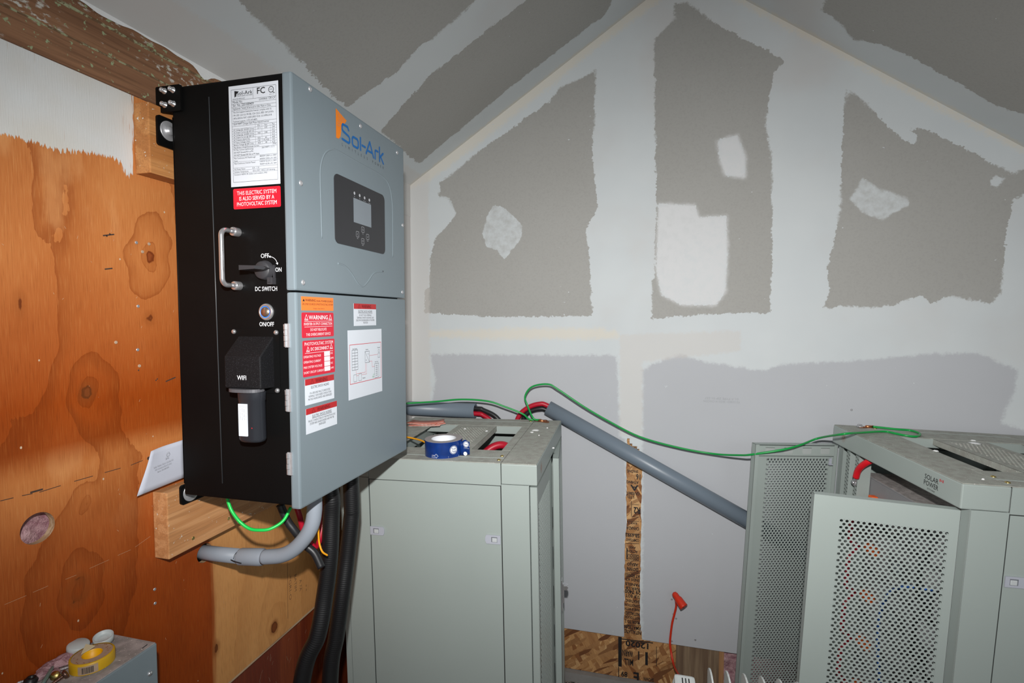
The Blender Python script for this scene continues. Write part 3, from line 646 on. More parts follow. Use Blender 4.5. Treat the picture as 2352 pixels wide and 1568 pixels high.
# rating label
mb = MB(); S.slab(mb, -.787, .2525, -.6745, .4455, 0, .0003); lab = mb.build('rating_label', m_white, inv)
R_ = S.sub(-.787, .2525, .1125, .193); mb = MB()
ln = lambda *a, w=.0004: R_.line(mb, list(a), w, .0006)
x0, x1 = .055, .955; R_.frame(mb, x0, .045, x1, .962, .0005, .0006)
def tx(s, x, y, h, w, al='l', b=0.): R_.text(mb, s, x, y, h, w, al, .0007, b)
ln((x0, .855), (x1, .855)); ln((.50, .855), (.50, .962)); tx('Sol-Ark', .17, .905, .007, .036, b=.01); tx('LIMITLESS POWER', .17, .889, .002, .036); tx('www.Sol-Ark.com', .08, .863, .003, .028)
R_.poly(mb, [(.12, .95), (.21, .94), (.16, .915), (.155, .895), (.12, .885)], .0006); R_.text(mb, 'FC', .66, .895, .0115, .018, 'c', .0007, .03); R_.disc(mb, .86, .922, .006, .0006, 20, .0048); tx('SGS', .86, .917, .0025, .007, 'c'); R_.line(mb, [(.88, .90), (.93, .885)], .0012, .0006); tx('NRTL C US', .87, .872, .0015, .010, 'c')
ys_ = [.82, .785, .75]; 
ln((x0, .820), (x1, .820)); tx('Model No.', .08, .828, .0045, .023); tx('Limitless 15K-LV', .94, .832, .0045, .036, 'r')
ln((x0, .788), (x1, .788)); tx('Ser. No. 2201089459', .08, .796, .0045, .048, b=.005)
ln((x0, .755), (x1, .755)); tx('Engineered, Tested, & Serviced in USA. Made in China.', .08, .765, .0036, .087)
for i, (s, w) in enumerate((('This Grid support Interactive Inverter complies with UL', .088), ('1741-2021 (incl UL1741SB), CSA C22.2, IEEE 1547-2018 &', .092), ('1547a-2020 & 1547.1-2020 (SRD V2.0), UL1699B-2018', .088), ('Technical support: 1-972-575-8875', .055))): tx(s, .08, .730-i*.030, .0033, w)
ln((x0, .632), (x1, .632)); tx('15kW MPPT Charger Split Phase Hybrid Inverter', .08, .611, .0036, .082, b=.01); ln((x0, .600), (x1, .600))
rows = [('', 'Min', 'Nom', 'Max'), ('AC Voltage @ 120/240V (Vrms)', '211', '240', '264'), ('AC Output Current @ 240V (A)', '', '', '62.5'), ('AC Voltage @ 120/208V (Vrms)', '183', '208', '229'), ('AC Output Current @ 208V (A)', '', '', '62.5'), ('AC Frequency @ 60 (Hz)', '55', '60', '65'), ('PV Input Voltage (Vdc)', '150', '175-425', '500'), ('Battery Voltage @ 48V (Vdc)', '43', '48', '63')]
for i, r in enumerate(rows):
    y = .600-.0245*(i+1); ln((x0, y), (x1, y), w=.0003)
    for s, x, w in zip(r, (.08, .60, .74, .89), (.0017*len(r[0]), .006, .002*len(r[2]), .006)):
        if s: tx(s, x, y+.005, .0028, w, 'l' if x < .1 else 'c')
yb = .600-.0245*8
for x in (.53, .66, .83): ln((x, .600), (x, yb), w=.0003)
tx('Max Battery Charge/Discharge Current', .08, yb-.020, .0028, .058); tx('275A', .94, yb-.016, .0028, .008, 'r'); ln((x0, yb-.025), (x1, yb-.025), w=.0003)
for i, (s, w, b) in enumerate((('PV Max Current (self-limiting)', .045, 0), ('DO NOT Ground PV+ or PV-', .045, .02), ('DO NOT Exceed 550 Vdc on PV Input', .058, .02))): tx(s, .08, yb-.046-i*.026, .0030, w, 'l', b)
tx('26A MPPT1 / 2 / 3', .90, yb-.043, .0028, .028, 'r'); y = yb-.106
for i, (a, b) in enumerate((('Max Continuous AC Passthrough', '48000W 200A L-L 240V'), ('Power', '24000W 200A L-N 120V'), ('Max Continuous Inverter Power', '15000W 62.5A L-L 240V'), ('', '7500W 62.5A L-N 120V'))):
    if i in (0, 2): ln((x0, y+.0), (x1, y+.0), w=.0003)
    y -= .026
    if a: tx(a, .08, y+.004, .0028, .0017*len(a))
    tx(b, .94, y+.006, .0028, .038, 'r')
y -= .006
for a, b in (('AC Power Factor', '0.9 - 1.0'), ('Ambient Temperature', '-25 to 55C, >45C/113F derating'), ('Enclosure NEMA 3R (indoor and outdoor), IP65', '')):
    ln((x0, y), (x1, y), w=.0003); y -= .027; tx(a, .08, y+.006, .0028, .0017*len(a))
    if b: tx(b, .45, y+.006, .0028, .0017*len(b))
mb.build('lettering', m_ink, lab)
# red notice
mb = MB(); S.slab(mb, -.7825, .209, -.6745, .2485, 0, .0004, .003); lab = mb.build('red_notice_label', m_redb, inv)
R_ = S.sub(-.7825, .209, .108, .0395); mb = MB()
for s, y, w in (('THIS ELECTRIC SYSTEM', .68, .09), ('IS ALSO SERVED BY A', .41, .08), ('PHOTOVOLTAIC SYSTEM', .14, .091)): R_.text(mb, s, .5, y, .0075, w, 'c', .0008, .01)
mb.build('lettering', m_inkw, lab)
# printed legends
for s, u, v, h, w in (('OFF', -.713, .1125, .0085, .0185), ('ON', -.683, .085, .0085, .0135), ('DC SWITCH', -.712, .0485, .0085, .050), ('ON/OFF', -.7125, -.0205, .0085, .0335)):
    mb = MB(); S.text(mb, s, u, v, h, w, 'c', .0004, .012); mb.build('printed_legend', m_inkw, inv)
mb = MB(); arc = [(-.7025+.0175*math.sin(a), .098+.0165*math.cos(a)) for a in [i*.14 for i in range(11)]]
S.line(mb, arc, .0009, .0004); S.poly(mb, [(-.706, .1145), (-.700, .1165), (-.700, .1125)], .0004); S.poly(mb, [(-.6845, .0985), (-.6885, .1015), (-.6830, .1025)], .0004)
mb.build('printed_arrow', m_inkw, inv)
# bar handle
mb = MB(); ext = .042; hx = -.7745; P = [(hx, YS_-.006, .164)]
for k in range(7): a = math.pi/2*k/6; P.append((hx, YS_-ext+.012-.012*math.sin(a), .164-.012+.012*math.cos(a)))
for k in range(7): a = math.pi/2*k/6; P.append((hx, YS_-ext+.012-.012*math.cos(a), .059+.012-.012*math.sin(a)))
P.append((hx, YS_-.006, .059)); mb.tube(P, .0048, 16, spline=False); hd = mb.build('bar_handle', m_chrome, inv)
for z in (.164, .059): mb = MB(); mb.lathe((hx, YS_, z), (0, -1, 0), [(.0088, 0), (.0088, .013), (.0075, .0145), (.0048, .0145)], 24); mb.build('ferrule', m_chrome, hd)
# rotary DC switch
mb = MB(); c = (-.711, YS_, .0880); mb.lathe(c, (0, -1, 0), [(0, 0), (.0192, 0), (.0192, .004), (.0178, .0065), (.0172, .012), (.0155, .014), (0, .014)], 36); sw = mb.build('rotary_switch', m_blackplastic, inv)
mb = MB(); y = YS_-.012
mb.prism([(-.733, y, .0905), (-.728, y, .096), (-.700, y, .0945), (-.692, y, .0905), (-.700, y, .0865), (-.728, y, .085)], (0, -.012, 0))
mb.prism([(-.731, y-.012, .0950), (-.696, y-.012, .0935), (-.696, y-.012, .0875), (-.731, y-.012, .0860)], (-.004, -.020, 0)); mb.build('switch_lever', m_blackplastic, sw)
mb = MB(); S.slab(mb, -.7015, .0605, -.6895, .074, 0, .010, .001); S.slab(mb, -.698, .0645, -.693, .0735, .010, .013); S.slab(mb, -.6925, .072, -.690, .098, 0, .004); mb.build('padlock_tab', m_blackplastic, sw)
# push button
mb = MB(); c = (-.7125, YS_, .0075); mb.lathe(c, (0, -1, 0), [(.0165, 0), (.0165, .002), (.0145, .0042), (.0118, .0044), (.0118, .003)], 36); pb = mb.build('push_button', m_chrome, inv)
mb = MB(); mb.lathe(c, (0, -1, 0), [(.0118, .0035), (.0098, .0035)], 36); mb.build('light_ring', plain('ring_blue', (.02, .16, .6), .35), pb)
mb = MB(); mb.lathe(c, (0, -1, 0), [(.0096, .003), (.0096, .0045), (0, .0047)], 36); mb.build('button_cap', plain('brushed_bronze', (.55, .42, .32), .25, .9, var=.15, sc=300), pb)
# wifi hood
mb = MB(); S.slab(mb, -.793, -.152, -.6835, -.0255, 0, .002, .006); hp = mb.build('hood_plate', m_black, inv)
for u, v in ((-.788, -.0315), (-.690, -.0325), (-.690, -.146), (-.722, -.152)): mb = MB(); mb.lathe((u, YS_-.002, v), (0, -1, 0), [(.0048, 0), (.0046, .002), (.003, .0036), (0, .004)], 16); mb.build('pan_screw', m_chrome, hp)
mb = MB(); a, b = -.7785, -.697; yb_ = YS_-.002; yf = .821
vs = [(a, yb_, -.041), (b, yb_, -.041), (b, yb_, -.1405), (a, yb_, -.1405), (a, yf, -.0775), (b, yf, -.0775), (b, yf, -.1385), (a, yf, -.1385)]
mb.add(vs, [(0, 1, 5, 4), (4, 5, 6, 7), (1, 2, 6, 5), (0, 4, 7, 3), (3, 7, 6, 2)]); hood = mb.build('wifi_hood', m_hood, inv)
bv = hood.modifiers.new('b', 'BEVEL'); bv.width = .002; bv.segments = 2
Hh = Pl((0, yf, 0), (1, 0, 0), (0, 0, 1), (0, -1, 0)); mb = MB(); Hh.text(mb, 'WIFI', -.739, -.122, .0085, .0205, 'c', .0006, .02); mb.build('lettering', m_inkw, hood)
def oval(cx, cy, a, b, n=32, p=2.6): return [(cx+a*math.copysign(abs(math.cos(t))**(2/p), math.cos(t)), cy+b*math.copysign(abs(math.sin(t))**(2/p), math.sin(t))) for t in [2*math.pi*k/n for k in range(n)]]
mb = MB(); mb.prism([(x, y, -.1455) for x, y in oval(-.738, .832, .034, .021)], (0, 0, .006)); mb.build('hood_gasket', plain('grey_gasket', (.09, .09, .10), .4), inv)
mb = MB(); rings = [(-.1455, .0270, .0175), (-.162, .0262, .0170), (-.163, .0255, .0165), (-.236, .0262, .0165), (-.241, .0245, .0150), (-.2425, .020, .0110)]; n = 32; vs = []
for i, (z, a, b) in enumerate(rings): vs += [(x, y, z) for x, y in oval(-.7275, .8325, a, b, n)]
fs = [(i*n+k, i*n+(k+1) % n, (i+1)*n+(k+1) % n, (i+1)*n+k) for i in range(len(rings)-1) for k in range(n)]+[tuple(range((len(rings)-1)*n, len(rings)*n))]
mb.add(vs, fs, True); dg = mb.build('wifi_dongle', m_dongle, inv)
Dg = Pl((-.7335, .8160, -.229), V((1, .02, 0)), (0, 0, 1), (0, -1, 0)); mb = MB(); Dg.slab(mb, -.010, 0, .010, .062, 0, .0012, .001); dl = mb.build('serial_label', m_white, dg)
mb = MB()
for i, s in enumerate(('PN: WiFi Stick', 'SN: 4084 5986 09', 'SN: E47W 4577 0708', 'MP: 0712A 0407')): Dg.text(mb, s, .007-.0045*i, .0595, .002, .028, 'l', .0015, 0, False, True)
mb.build('lettering', m_inkg, dl)
mb = MB(); mb.lathe((-.715, .8162, -.213), (0, -1, 0), [(.0011, 0), (0, .0006)], 10); mb.build('status_light', m_redboot, dg)

# ---- front cover features
FR = Pl((XF, 0, 0), (0, 1, 0), (0, 0, 1), (1, 0, 0))
def fq(l): return [(LX(x, y, XF).y, LX(x, y, XF).z) for x, y in l]
def ridge(name, l, parent, r=.0028):
    p = fq(l); mb = MB(); mb.tube([(XF-.0018, a, b) for a, b in p], r, 10); return mb.build(name, m_grey, parent)
ridge('embossed_frame', [(739.6,547),(738,480),(736,420),(737,382),(745.6,354),(761,343),(779,348),(830,377),(876,403),(893.6,425.7),(901,466.5),(902.5,530),(902.4,590)], cov)
ridge('embossed_curve', [(776,604.5),(792,610.6),(806.5,626),(823,651.4),(834,657.5),(845,647),(859.6,627),(880,623)], cov)
for y, z in ((.913,.448),(1.101,.442),(1.286,.437),(.878,.256),(1.315,.249),(.879,.065),(1.308,.065)):
    mb = MB(); mb.lathe((XF, y, z), (1, 0, 0), [(.0052, 0), (.0050, .0012), (.0032, .0022), (.0018, .0022), (.0012, .0010), (0, .0010)], 18); mb.build('torx_screw', m_steel, cov)
mb = MB(); FR.slab(mb, .989, .157, 1.211, .306, 0, .0012, .014, 8); sc_ = mb.build('display_panel', m_panel, cov)
mb = MB(); FR.rect(mb, 1.063, .214, 1.142, .269, .0015); mb.build('display_screen', m_lcd, sc_)
m_sil = plain('panel_silver_ink', (.42, .43, .46), .4)
for (x, y), s in zip(((812.7,443.6),(824.7,449),(836,454.5),(847,459.6)), ('DC', 'AC', 'Normal', 'Alarm')):
    mb = MB(); p = fq([(x, y)])[0]; FR.disc(mb, p[0], p[1], .0036, .0016, 16); FR.text(mb, s, p[0], p[1]-.0085, .0022, .0016*len(s)+.001, 'c', .0016); mb.build('indicator_light', m_sil, sc_)
for (x, y), s in zip(((832,527.5),(820,537.8),(843,544),(832,554)), ('Up', 'Esc', 'Enter', 'Down')):
    mb = MB(); p = fq([(x, y)])[0]; FR.line(mb, rrect(p[0]-.0062, p[1]-.0062, p[0]+.0062, p[1]+.0062, .002, 3), .0007, .0016, True); FR.text(mb, s, p[0], p[1]-.0105, .0022, .0014*len(s)+.001, 'c', .0016)
    k = {'Up': [(-.002, -.002), (.002, -.002), (0, .003)], 'Down': [(-.002, .002), (.002, .002), (0, -.003)], 'Esc': [(.002, .003), (-.002, 0), (.002, -.003)], 'Enter': [(.002, .003), (.002, -.001), (-.0025, -.001)]}[s]
    FR.line(mb, [(p[0]+a, p[1]+b) for a, b in k], .0006, .0016, s in ('Up', 'Down')); mb.build('touch_key', m_sil, sc_)
# logo
mb = MB(); sun = [(1.000,.4445),(1.042,.433),(1.031,.421),(1.021,.4155),(1.0195,.402),(1.0165,.390),(1.010,.3835),(1.000,.3825)]; FR.poly(mb, sun, .0004); lg = mb.build('logo_sun', m_sun, cov)
mb = MB()
for a in range(-78, 88, 15): 
    t_ = math.radians(a+90); r0, r1 = .016, .030+.010*abs(math.sin(t_)); 
    if a > 50: r1 = .026
    c0 = (1.030, .410); e = (c0[0]+r1*math.cos(t_+.0), c0[1]+r1*math.sin(t_)); s_ = (c0[0]+r0*math.cos(t_), c0[1]+r0*math.sin(t_))
    if e[0] > 1.0 and e[0] < 1.04: FR.line(mb, [s_, e], .0007, .0006)
mb.build('sun_rays', m_grey, lg)
mb = MB(); w = .0052                                       # angular monoline letters
def gl(l, close=False):
    FR.line(mb, l, w, .0006, close)
    for a, b in l: FR.disc(mb, a, b, w/2*.98, .00085, 8)
u0 = 1.023; b0 = .3865; H_ = .034
gl([(u0+.026, b0+.028), (u0+.022, b0+H_), (u0+.004, b0+H_), (u0, b0+H_-.004), (u0, b0+.023), (u0+.004, b0+.019), (u0+.026, b0+.015), (u0+.030, b0+.011), (u0+.030, b0+.004), (u0+.026, b0), (u0, b0+.001)])
x = 1.064; gl([(x, b0+.004), (x, b0+.016), (x+.004, b0+.020), (x+.021, b0+.020), (x+.025, b0+.016), (x+.025, b0+.004), (x+.021, b0), (x+.004, b0)], True)
x = 1.099; gl([(x, b0), (x, b0+H_-.006)]); gl([(1.106, b0+.013), (1.120, b0+.013)])
x = 1.124; gl([(x, b0), (x+.0175, b0+.032), (x+.035, b0)]); gl([(x+.006, b0+.009), (x+.026, b0+.009)])
x = 1.167; gl([(x, b0), (x, b0+.018), (x+.003, b0+.021), (x+.014, b0+.021)])
x = 1.189; gl([(x, b0), (x, b0+.034)]); gl([(x, b0+.009), (x+.018, b0+.024)]); gl([(x+.006, b0+.013), (x+.019, b0-.001)])
mb.build('logo_lettering', m_blue, cov)
mb = MB()
for i, ch in enumerate('LIMITLESS POWER'):
    if ch != ' ': FR.text(mb, ch, 1.024+i*.0131, .3725, .0062, None, 'c', .0005)
mb.build('slogan_lettering', plain('slogan_grey', (.06, .07, .08), .5), cov, kind='stuff')
# door stickers
def sticker(y0, y1, z0, z1, mat, name, r=0.): 
    mb = MB(); FR.slab(mb, y0, z0, y1, z1, -.0002, .0003, r); return mb.build(name, mat, dor), FR.sub(y0, z0, y1-y0, z1-z0)
def tri(P, mb, u, v, s, ink): P.line(mb, [(u-s*.5/P.u.length, v), (u+s*.5/P.u.length, v), (u, v+s/P.v.length)], ink, .0007, True); P.line(mb, [(u, v+.3*s/P.v.length), (u-.03, v+.2*s/P.v.length), (u+.03, v+.1*s/P.v.length)], ink*.7, .0007)
st, P_ = sticker(.872, .979, .0105, .0378, m_orange, 'orange_sticker'); mb = MB()
P_.poly(mb, [(.03, .66), (.10, .66), (.065, .84)], .0006); P_.text(mb, 'WARNING', .11, .66, .0050, .033, 'l', .0006, .02); P_.text(mb, 'DUAL POWER SOURCE', .45, .66, .0036, .056, 'l', .0006, .02)
P_.text(mb, 'SECOND SOURCE IS PHOTOVOLTAIC SYSTEM', .5, .40, .0038, .102, 'c', .0006, .02); P_.text(mb, 'MIT BQL2-A   705 206 59 4770 S 756', .52, .11, .002, .037, 'c', .0006, .03); mb.build('lettering', m_ink, st)
st, P_ = sticker(.872, .979, -.0435, .0065, m_redl, 'red_sticker', .003); mb = MB()
P_.text(mb, 'WARNING', .5, .72, .0085, .064, 'c', .0006, .03); tri(P_, mb, .13, .70, .011, .0009); tri(P_, mb, .88, .70, .011, .0009)
for s, y, w in (('INVERTER OUTPUT CONNECTION', .49, .094), ('DO NOT RELOCATE', .26, .054), ('THIS OVERCURRENT DEVICE', .07, .082)): P_.text(mb, s, .5, y, .0054, w, 'c', .0006, .005)
P_.line(mb, [(.07, .65), (.95, .65)], .0007, .0006); P_.line(mb, [(.07, .43), (.95, .43)], .0007, .0006); mb.build('lettering', m_inkw, st)
st, P_ = sticker(.873, .981, -.121, -.049, m_redl, 'red_sticker', .003); mb = MB()
P_.text(mb, 'PHOTOVOLTAIC SYSTEM', .5, .86, .0065, .096, 'c', .0006, .02); P_.text(mb, 'DC DISCONNECT', .52, .71, .0065, .062, 'c', .0006, .02); tri(P_, mb, .15, .69, .010, .0009); tri(P_, mb, .88, .71, .010, .0009); P_.line(mb, [(.06, .65), (.94, .65)], .0007, .0006)
for i, (s, w, q) in enumerate((('OPERATING VOLTAGE', .056, 'VDC'), ('OPERATING CURRENT', .056, 'AMPS'), ('MAX SYSTEM VOLTAGE', .060, 'VDC'), ('SHORT CIRCUIT CURRENT', .066, 'AMPS'))):
    y = .52-i*.145; P_.text(mb, s, .02, y, .0046, w, 'l', .0006); P_.text(mb, q, .85, y+.03, .0040, .0115 if q == 'AMPS' else .009, 'l', .0006); P_.rect(mb, .645, y-.01, .835, y+.12, .0006)
mb.build('lettering', m_inkw, st)
def hazard(y0, y1, z0, z1, lines, und=True, hh=.24):
    st, P = sticker(y0, y1, z0, z1, m_white, 'hazard_sticker'); mb = MB(); P.rect(mb, 0, 1-hh, 1, 1, .0005); hd = mb.build('red_band', m_redd, st)
    mb = MB(); P.text(mb, 'WARNING', .55, 1-hh*.82, (z1-z0)*hh*.62, (y1-y0)*.42, 'c', .0008, .02); P.line(mb, [(.18, 1-hh*.85), (.28, 1-hh*.85), (.23, 1-hh*.15)], .0006, .0008, True); mb.build('band_lettering', m_inkred, st)
    mb = MB(); P.text(mb, 'ELECTRIC SHOCK HAZARD', .5, 1-hh-.155, .0052 if und else .0052, (y1-y0)*.62, 'c', .0006, .005)
    if und: P.line(mb, [(.18, 1-hh-.185), (.82, 1-hh-.185)], .0008, .0006)
    for i, (s, w) in enumerate(lines): P.text(mb, s, .5, (1-hh-.32 if und else 1-hh-.37)-i*.115, .0042, (y1-y0)*w, 'c', .0006)
    mb.build('lettering', m_ink, st)
hazard(.878, .9765, -.1775, -.1255, (('IF A GROUND FAULT IS INDICATED', .7), ('NORMALLY GROUNDED CONDUCTORS', .78), ('MAY BE UNGROUNDED AND ENERGIZED', .82)), False)
hazard(.879, .9855, -.2355, -.1845, (('THE DC CONDUCTORS OF THIS PHOTOVOLTAIC', .88), ('SYSTEM ARE UNGROUNDED AND MAY BE', .78), ('ENERGIZED', .22)))
hazard(1.0595, 1.1615, -.0235, .0285, (('DO NOT TOUCH TERMINALS', .55), ('TERMINALS ON BOTH LINE AND LOAD', .76), ('SIDES MAY BE ENERGIZED IN THE OPEN', .82), ('POSITION', .2)))
st, P_ = sticker(1.033, 1.188, -.192, -.033, m_white, 'diagram_sticker'); mb = MB(); P_.frame(mb, .04, .225, .97, .79, .0012, .0006)
P_.line(mb, [(.60, .60), (.86, .60)], .0006, .0006); P_.line(mb, [(.60, .51), (.68, .51), (.68, .42), (.76, .42)], .0006, .0006)
P_.line(mb, [(.21, .41), (.21, .36), (.48, .36), (.48, .49)], .0006, .0006); P_.line(mb, [(.36, .33), (.51, .33), (.51, .49)], .0006, .0006); P_.line(mb, [(.21, .33), (.28, .33)], .0006, .0006); mb.build('red_diagram_lines', m_inkr, st)
mb = MB()
for i in range(3): P_.line(mb, [(.10+i*.08, .42), (.10+i*.08, .71)], .0007, .0006)
for j in range(8): P_.line(mb, [(.10, .42+j*.0415), (.26, .42+j*.0415)], .0007, .0006)
P_.frame(mb, .47, .50, .60, .67, .0007, .0006); P_.line(mb, [(.47, .67), (.60, .50)], .0006, .0006); P_.frame(mb, .87, .55, .93, .62, .0006, .0006); P_.disc(mb, .90, .655, .004, .0006, 14, .0034)
P_.frame(mb, .76, .24, .89, .46, .0007, .0006); P_.line(mb, [(.825, .26), (.825, .44)], .0006, .0006)
for j in range(6): P_.line(mb, [(.79, .275+j*.03), (.86, .275+j*.03)], .0006, .0006)
P_.frame(mb, .14, .25, .22, .35, .0006, .0006); P_.frame(mb, .28, .25, .36, .35, .0006, .0006)
for s, u, v, w in (('Solar Panels', .18, .72, .020), ('Inverter', .53, .69, .012), ('Generator', .90, .70, .014), ('Main Panel', .82, .48, .016), ('Batteries', .43, .27, .012), ('AC', .565, .62, .004), ('DC', .505, .53, .004)): P_.text(mb, s, u, v, .0028, w, 'c', .0006, .02)
mb.build('black_diagram_lines', m_ink, st, kind='stuff')
mb = MB(); P_.line(mb, [(.76, .30), (.71, .30), (.71, .26)], .0006, .0006)
for k in range(3): P_.line(mb, [(.68+k*.01, .27-k*.012), (.74-k*.01, .27-k*.012)], .0006, .0006)
mb.build('green_diagram_lines', m_green, st)
# hinges
for z0, z1 in ((-.060, -.016), (-.185, -.143), (-.310, -.267)):
    mb = MB(); n = 4
    for k in range(n): a = z0+(z1-z0)*k/n; mb.cyl((-.6665, Y0-.001, a+.0004), (0, 0, 1), .0036+.0004*(k % 2), (z1-z0)/n-.0008, 14)
    mb.build('hinge', m_chrome, inv)
    mb = MB(); mb.box((-.668, Y0-.002, z0-.001), (-.6585, Y0+.001, z1+.001)); mb.build('hinge_leaf', m_steel, inv)
mb = MB(); mb.box((-.90, .90, -.3785), (-.68, 1.28, -.3735)); mb.build('gland_plate', m_black, inv)

# ------------------------------------------------------------------ wiring below the inverter
def PY(l, ys):
    return [LY(x, y, yy) for (x, y), yy in zip(l, ys)]
# grey elbow conduit
pts = [(461,1272,.966),(490,1273,.966),(552,1277,.966),(606,1279,.967),(646,1275,.968),(675,1261,.969),(700,1235,.970),(716,1206,.971),(722,1174,.972),(722,1140,.972)]
P = [LY(x, y, d) for x, y, d in pts]; P[0] = V((XW-.03, .965, -.552)); P[1] = V((-.955, .965, -.552))
el = empty('conduit_elbow', (-.75, .968, -.50), 'light grey conduit elbow from plywood hole up into the inverter', 'conduit')
mb = MB(); mb.tube(P[3:], .0163, 24); mb.build('elbow_bend', m_pvc2, el)
mb = MB(); mb.tube([P[0], P[1], P[2]], .0163, 24, spline=False); mb.build('straight_stub', m_pvc2, el)
a, b = LY(553, 1278, .966), LY(607, 1279, .967); d = (b-a).normalized(); mb = MB(); mb.lathe(a, d, [(.0163, 0), (.0185, 0), (.0190, .002), (.0190, (b-a).length-.006), (.0166, (b-a).length)], 28); mb.build('coupling', m_pvc2, el)
mb = MB(); q = a+V((0, -.0192, -.002)); mb.tube([q+d*(-.012)+V((0, .003, .002)), q+d*.0+V((0, 0, 0)), q+d*.018+V((0, 0, -.004))], .0012, 6); mb.tube([q+V((0, .008, .018)), q+V((-.003, .004, .012)), q+V((-.004, .0018, .004))], .0006, 6); mb.build('marker_stroke', m_ink, el)
def cable(name, pts, r, mat, label, cat, n=14, group=None, sub=8, rfun=None):
    mb = MB(); mb.tube(pts, r, n, sub=sub, rfun=rfun); o = mb.build(name, mat); origin(o, pts[len(pts)//2]); return tag(o, label, cat, group)
# ribbed black conduits down to the floor
rib = lambda t, L: .0199+.00013*math.sin(L*2*math.pi/.0048)
def ribbed(pts, label):
    cable('ribbed_conduit', [LY(x, y, d) if len(p3) == 3 and x > 5 else V(p3) for p3 in pts for x, y, d in [p3]], .02, m_rubber, label, 'conduit', 20, 'ribbed black conduits below the inverter', 90, rib)
ribbed([(-.715,1.15,-.37),(-.7135,1.15,-.40),(808,1165,1.15),(807,1190,1.15),(797,1279,1.14),(785,1369,1.12),(773,1458,1.11),(758,1568,1.10),(-.745,1.08,-1.30),(-.78,1.05,-1.51)], 'black ribbed conduit beside the left battery cabinet, nearer the cabinet')
ribbed([(-.727,1.075,-.37),(-.727,1.073,-.39),(762,1145,1.07),(761,1190,1.07),(757,1279,1.06),(746,1369,1.05),(730,1458,1.03),(693,1568,1.01),(-.80,.98,-1.25),(-.86,.93,-1.51)], 'black ribbed conduit hanging right beside the grey elbow, nearer the plywood')
cable('battery_cable', [LY(x, y, d) for x, y, d in ((643,1158,.98),(660,1196,.985),(677,1219,.99),(700,1250,1.0),(722,1270,1.005),(738,1303,1.005))], .0088, m_blackw, 'thick black cable with blunt end behind the grey elbow', 'cable')
cable('battery_cable', [LY(x, y, d) for x, y, d in ((679,1158,1.02),(688,1185,1.02),(696,1216,1.025),(712,1245,1.03),(724,1256,1.04),(734,1240,1.06),(741,1200,1.08),(744,1150,1.09))], .0062, m_redw, 'red cable looping behind the grey elbow under the inverter', 'cable')
cable('battery_cable', [LY(x, y, d) for x, y, d in ((744,1140,1.10),(742,1180,1.10),(741,1225,1.10),(737,1270,1.09))], .0058, m_blackw, 'thin black cable beside the orange wire below the inverter', 'cable')
cable('control_wire', [LY(x, y, d) for x, y, d in ((727,1190,1.0),(731,1215,1.0),(733,1245,1.0),(740,1266,1.0),(752,1275,1.01))], .0021, m_yellw, 'orange-yellow wire curling under the inverter by the conduits', 'wire')
cable('ground_wire', [LY(x, y, d) for x, y, d in ((522,1140,.905),(525,1155,.905),(534,1176,.905),(552,1199,.91),(574,1214,.915),(596,1217,.92),(621,1214,.93),(650,1196,.95),(668,1165,.97))], .0034, m_greenl, 'bright green ground wire looping below the inverter over the wood block', 'wire')

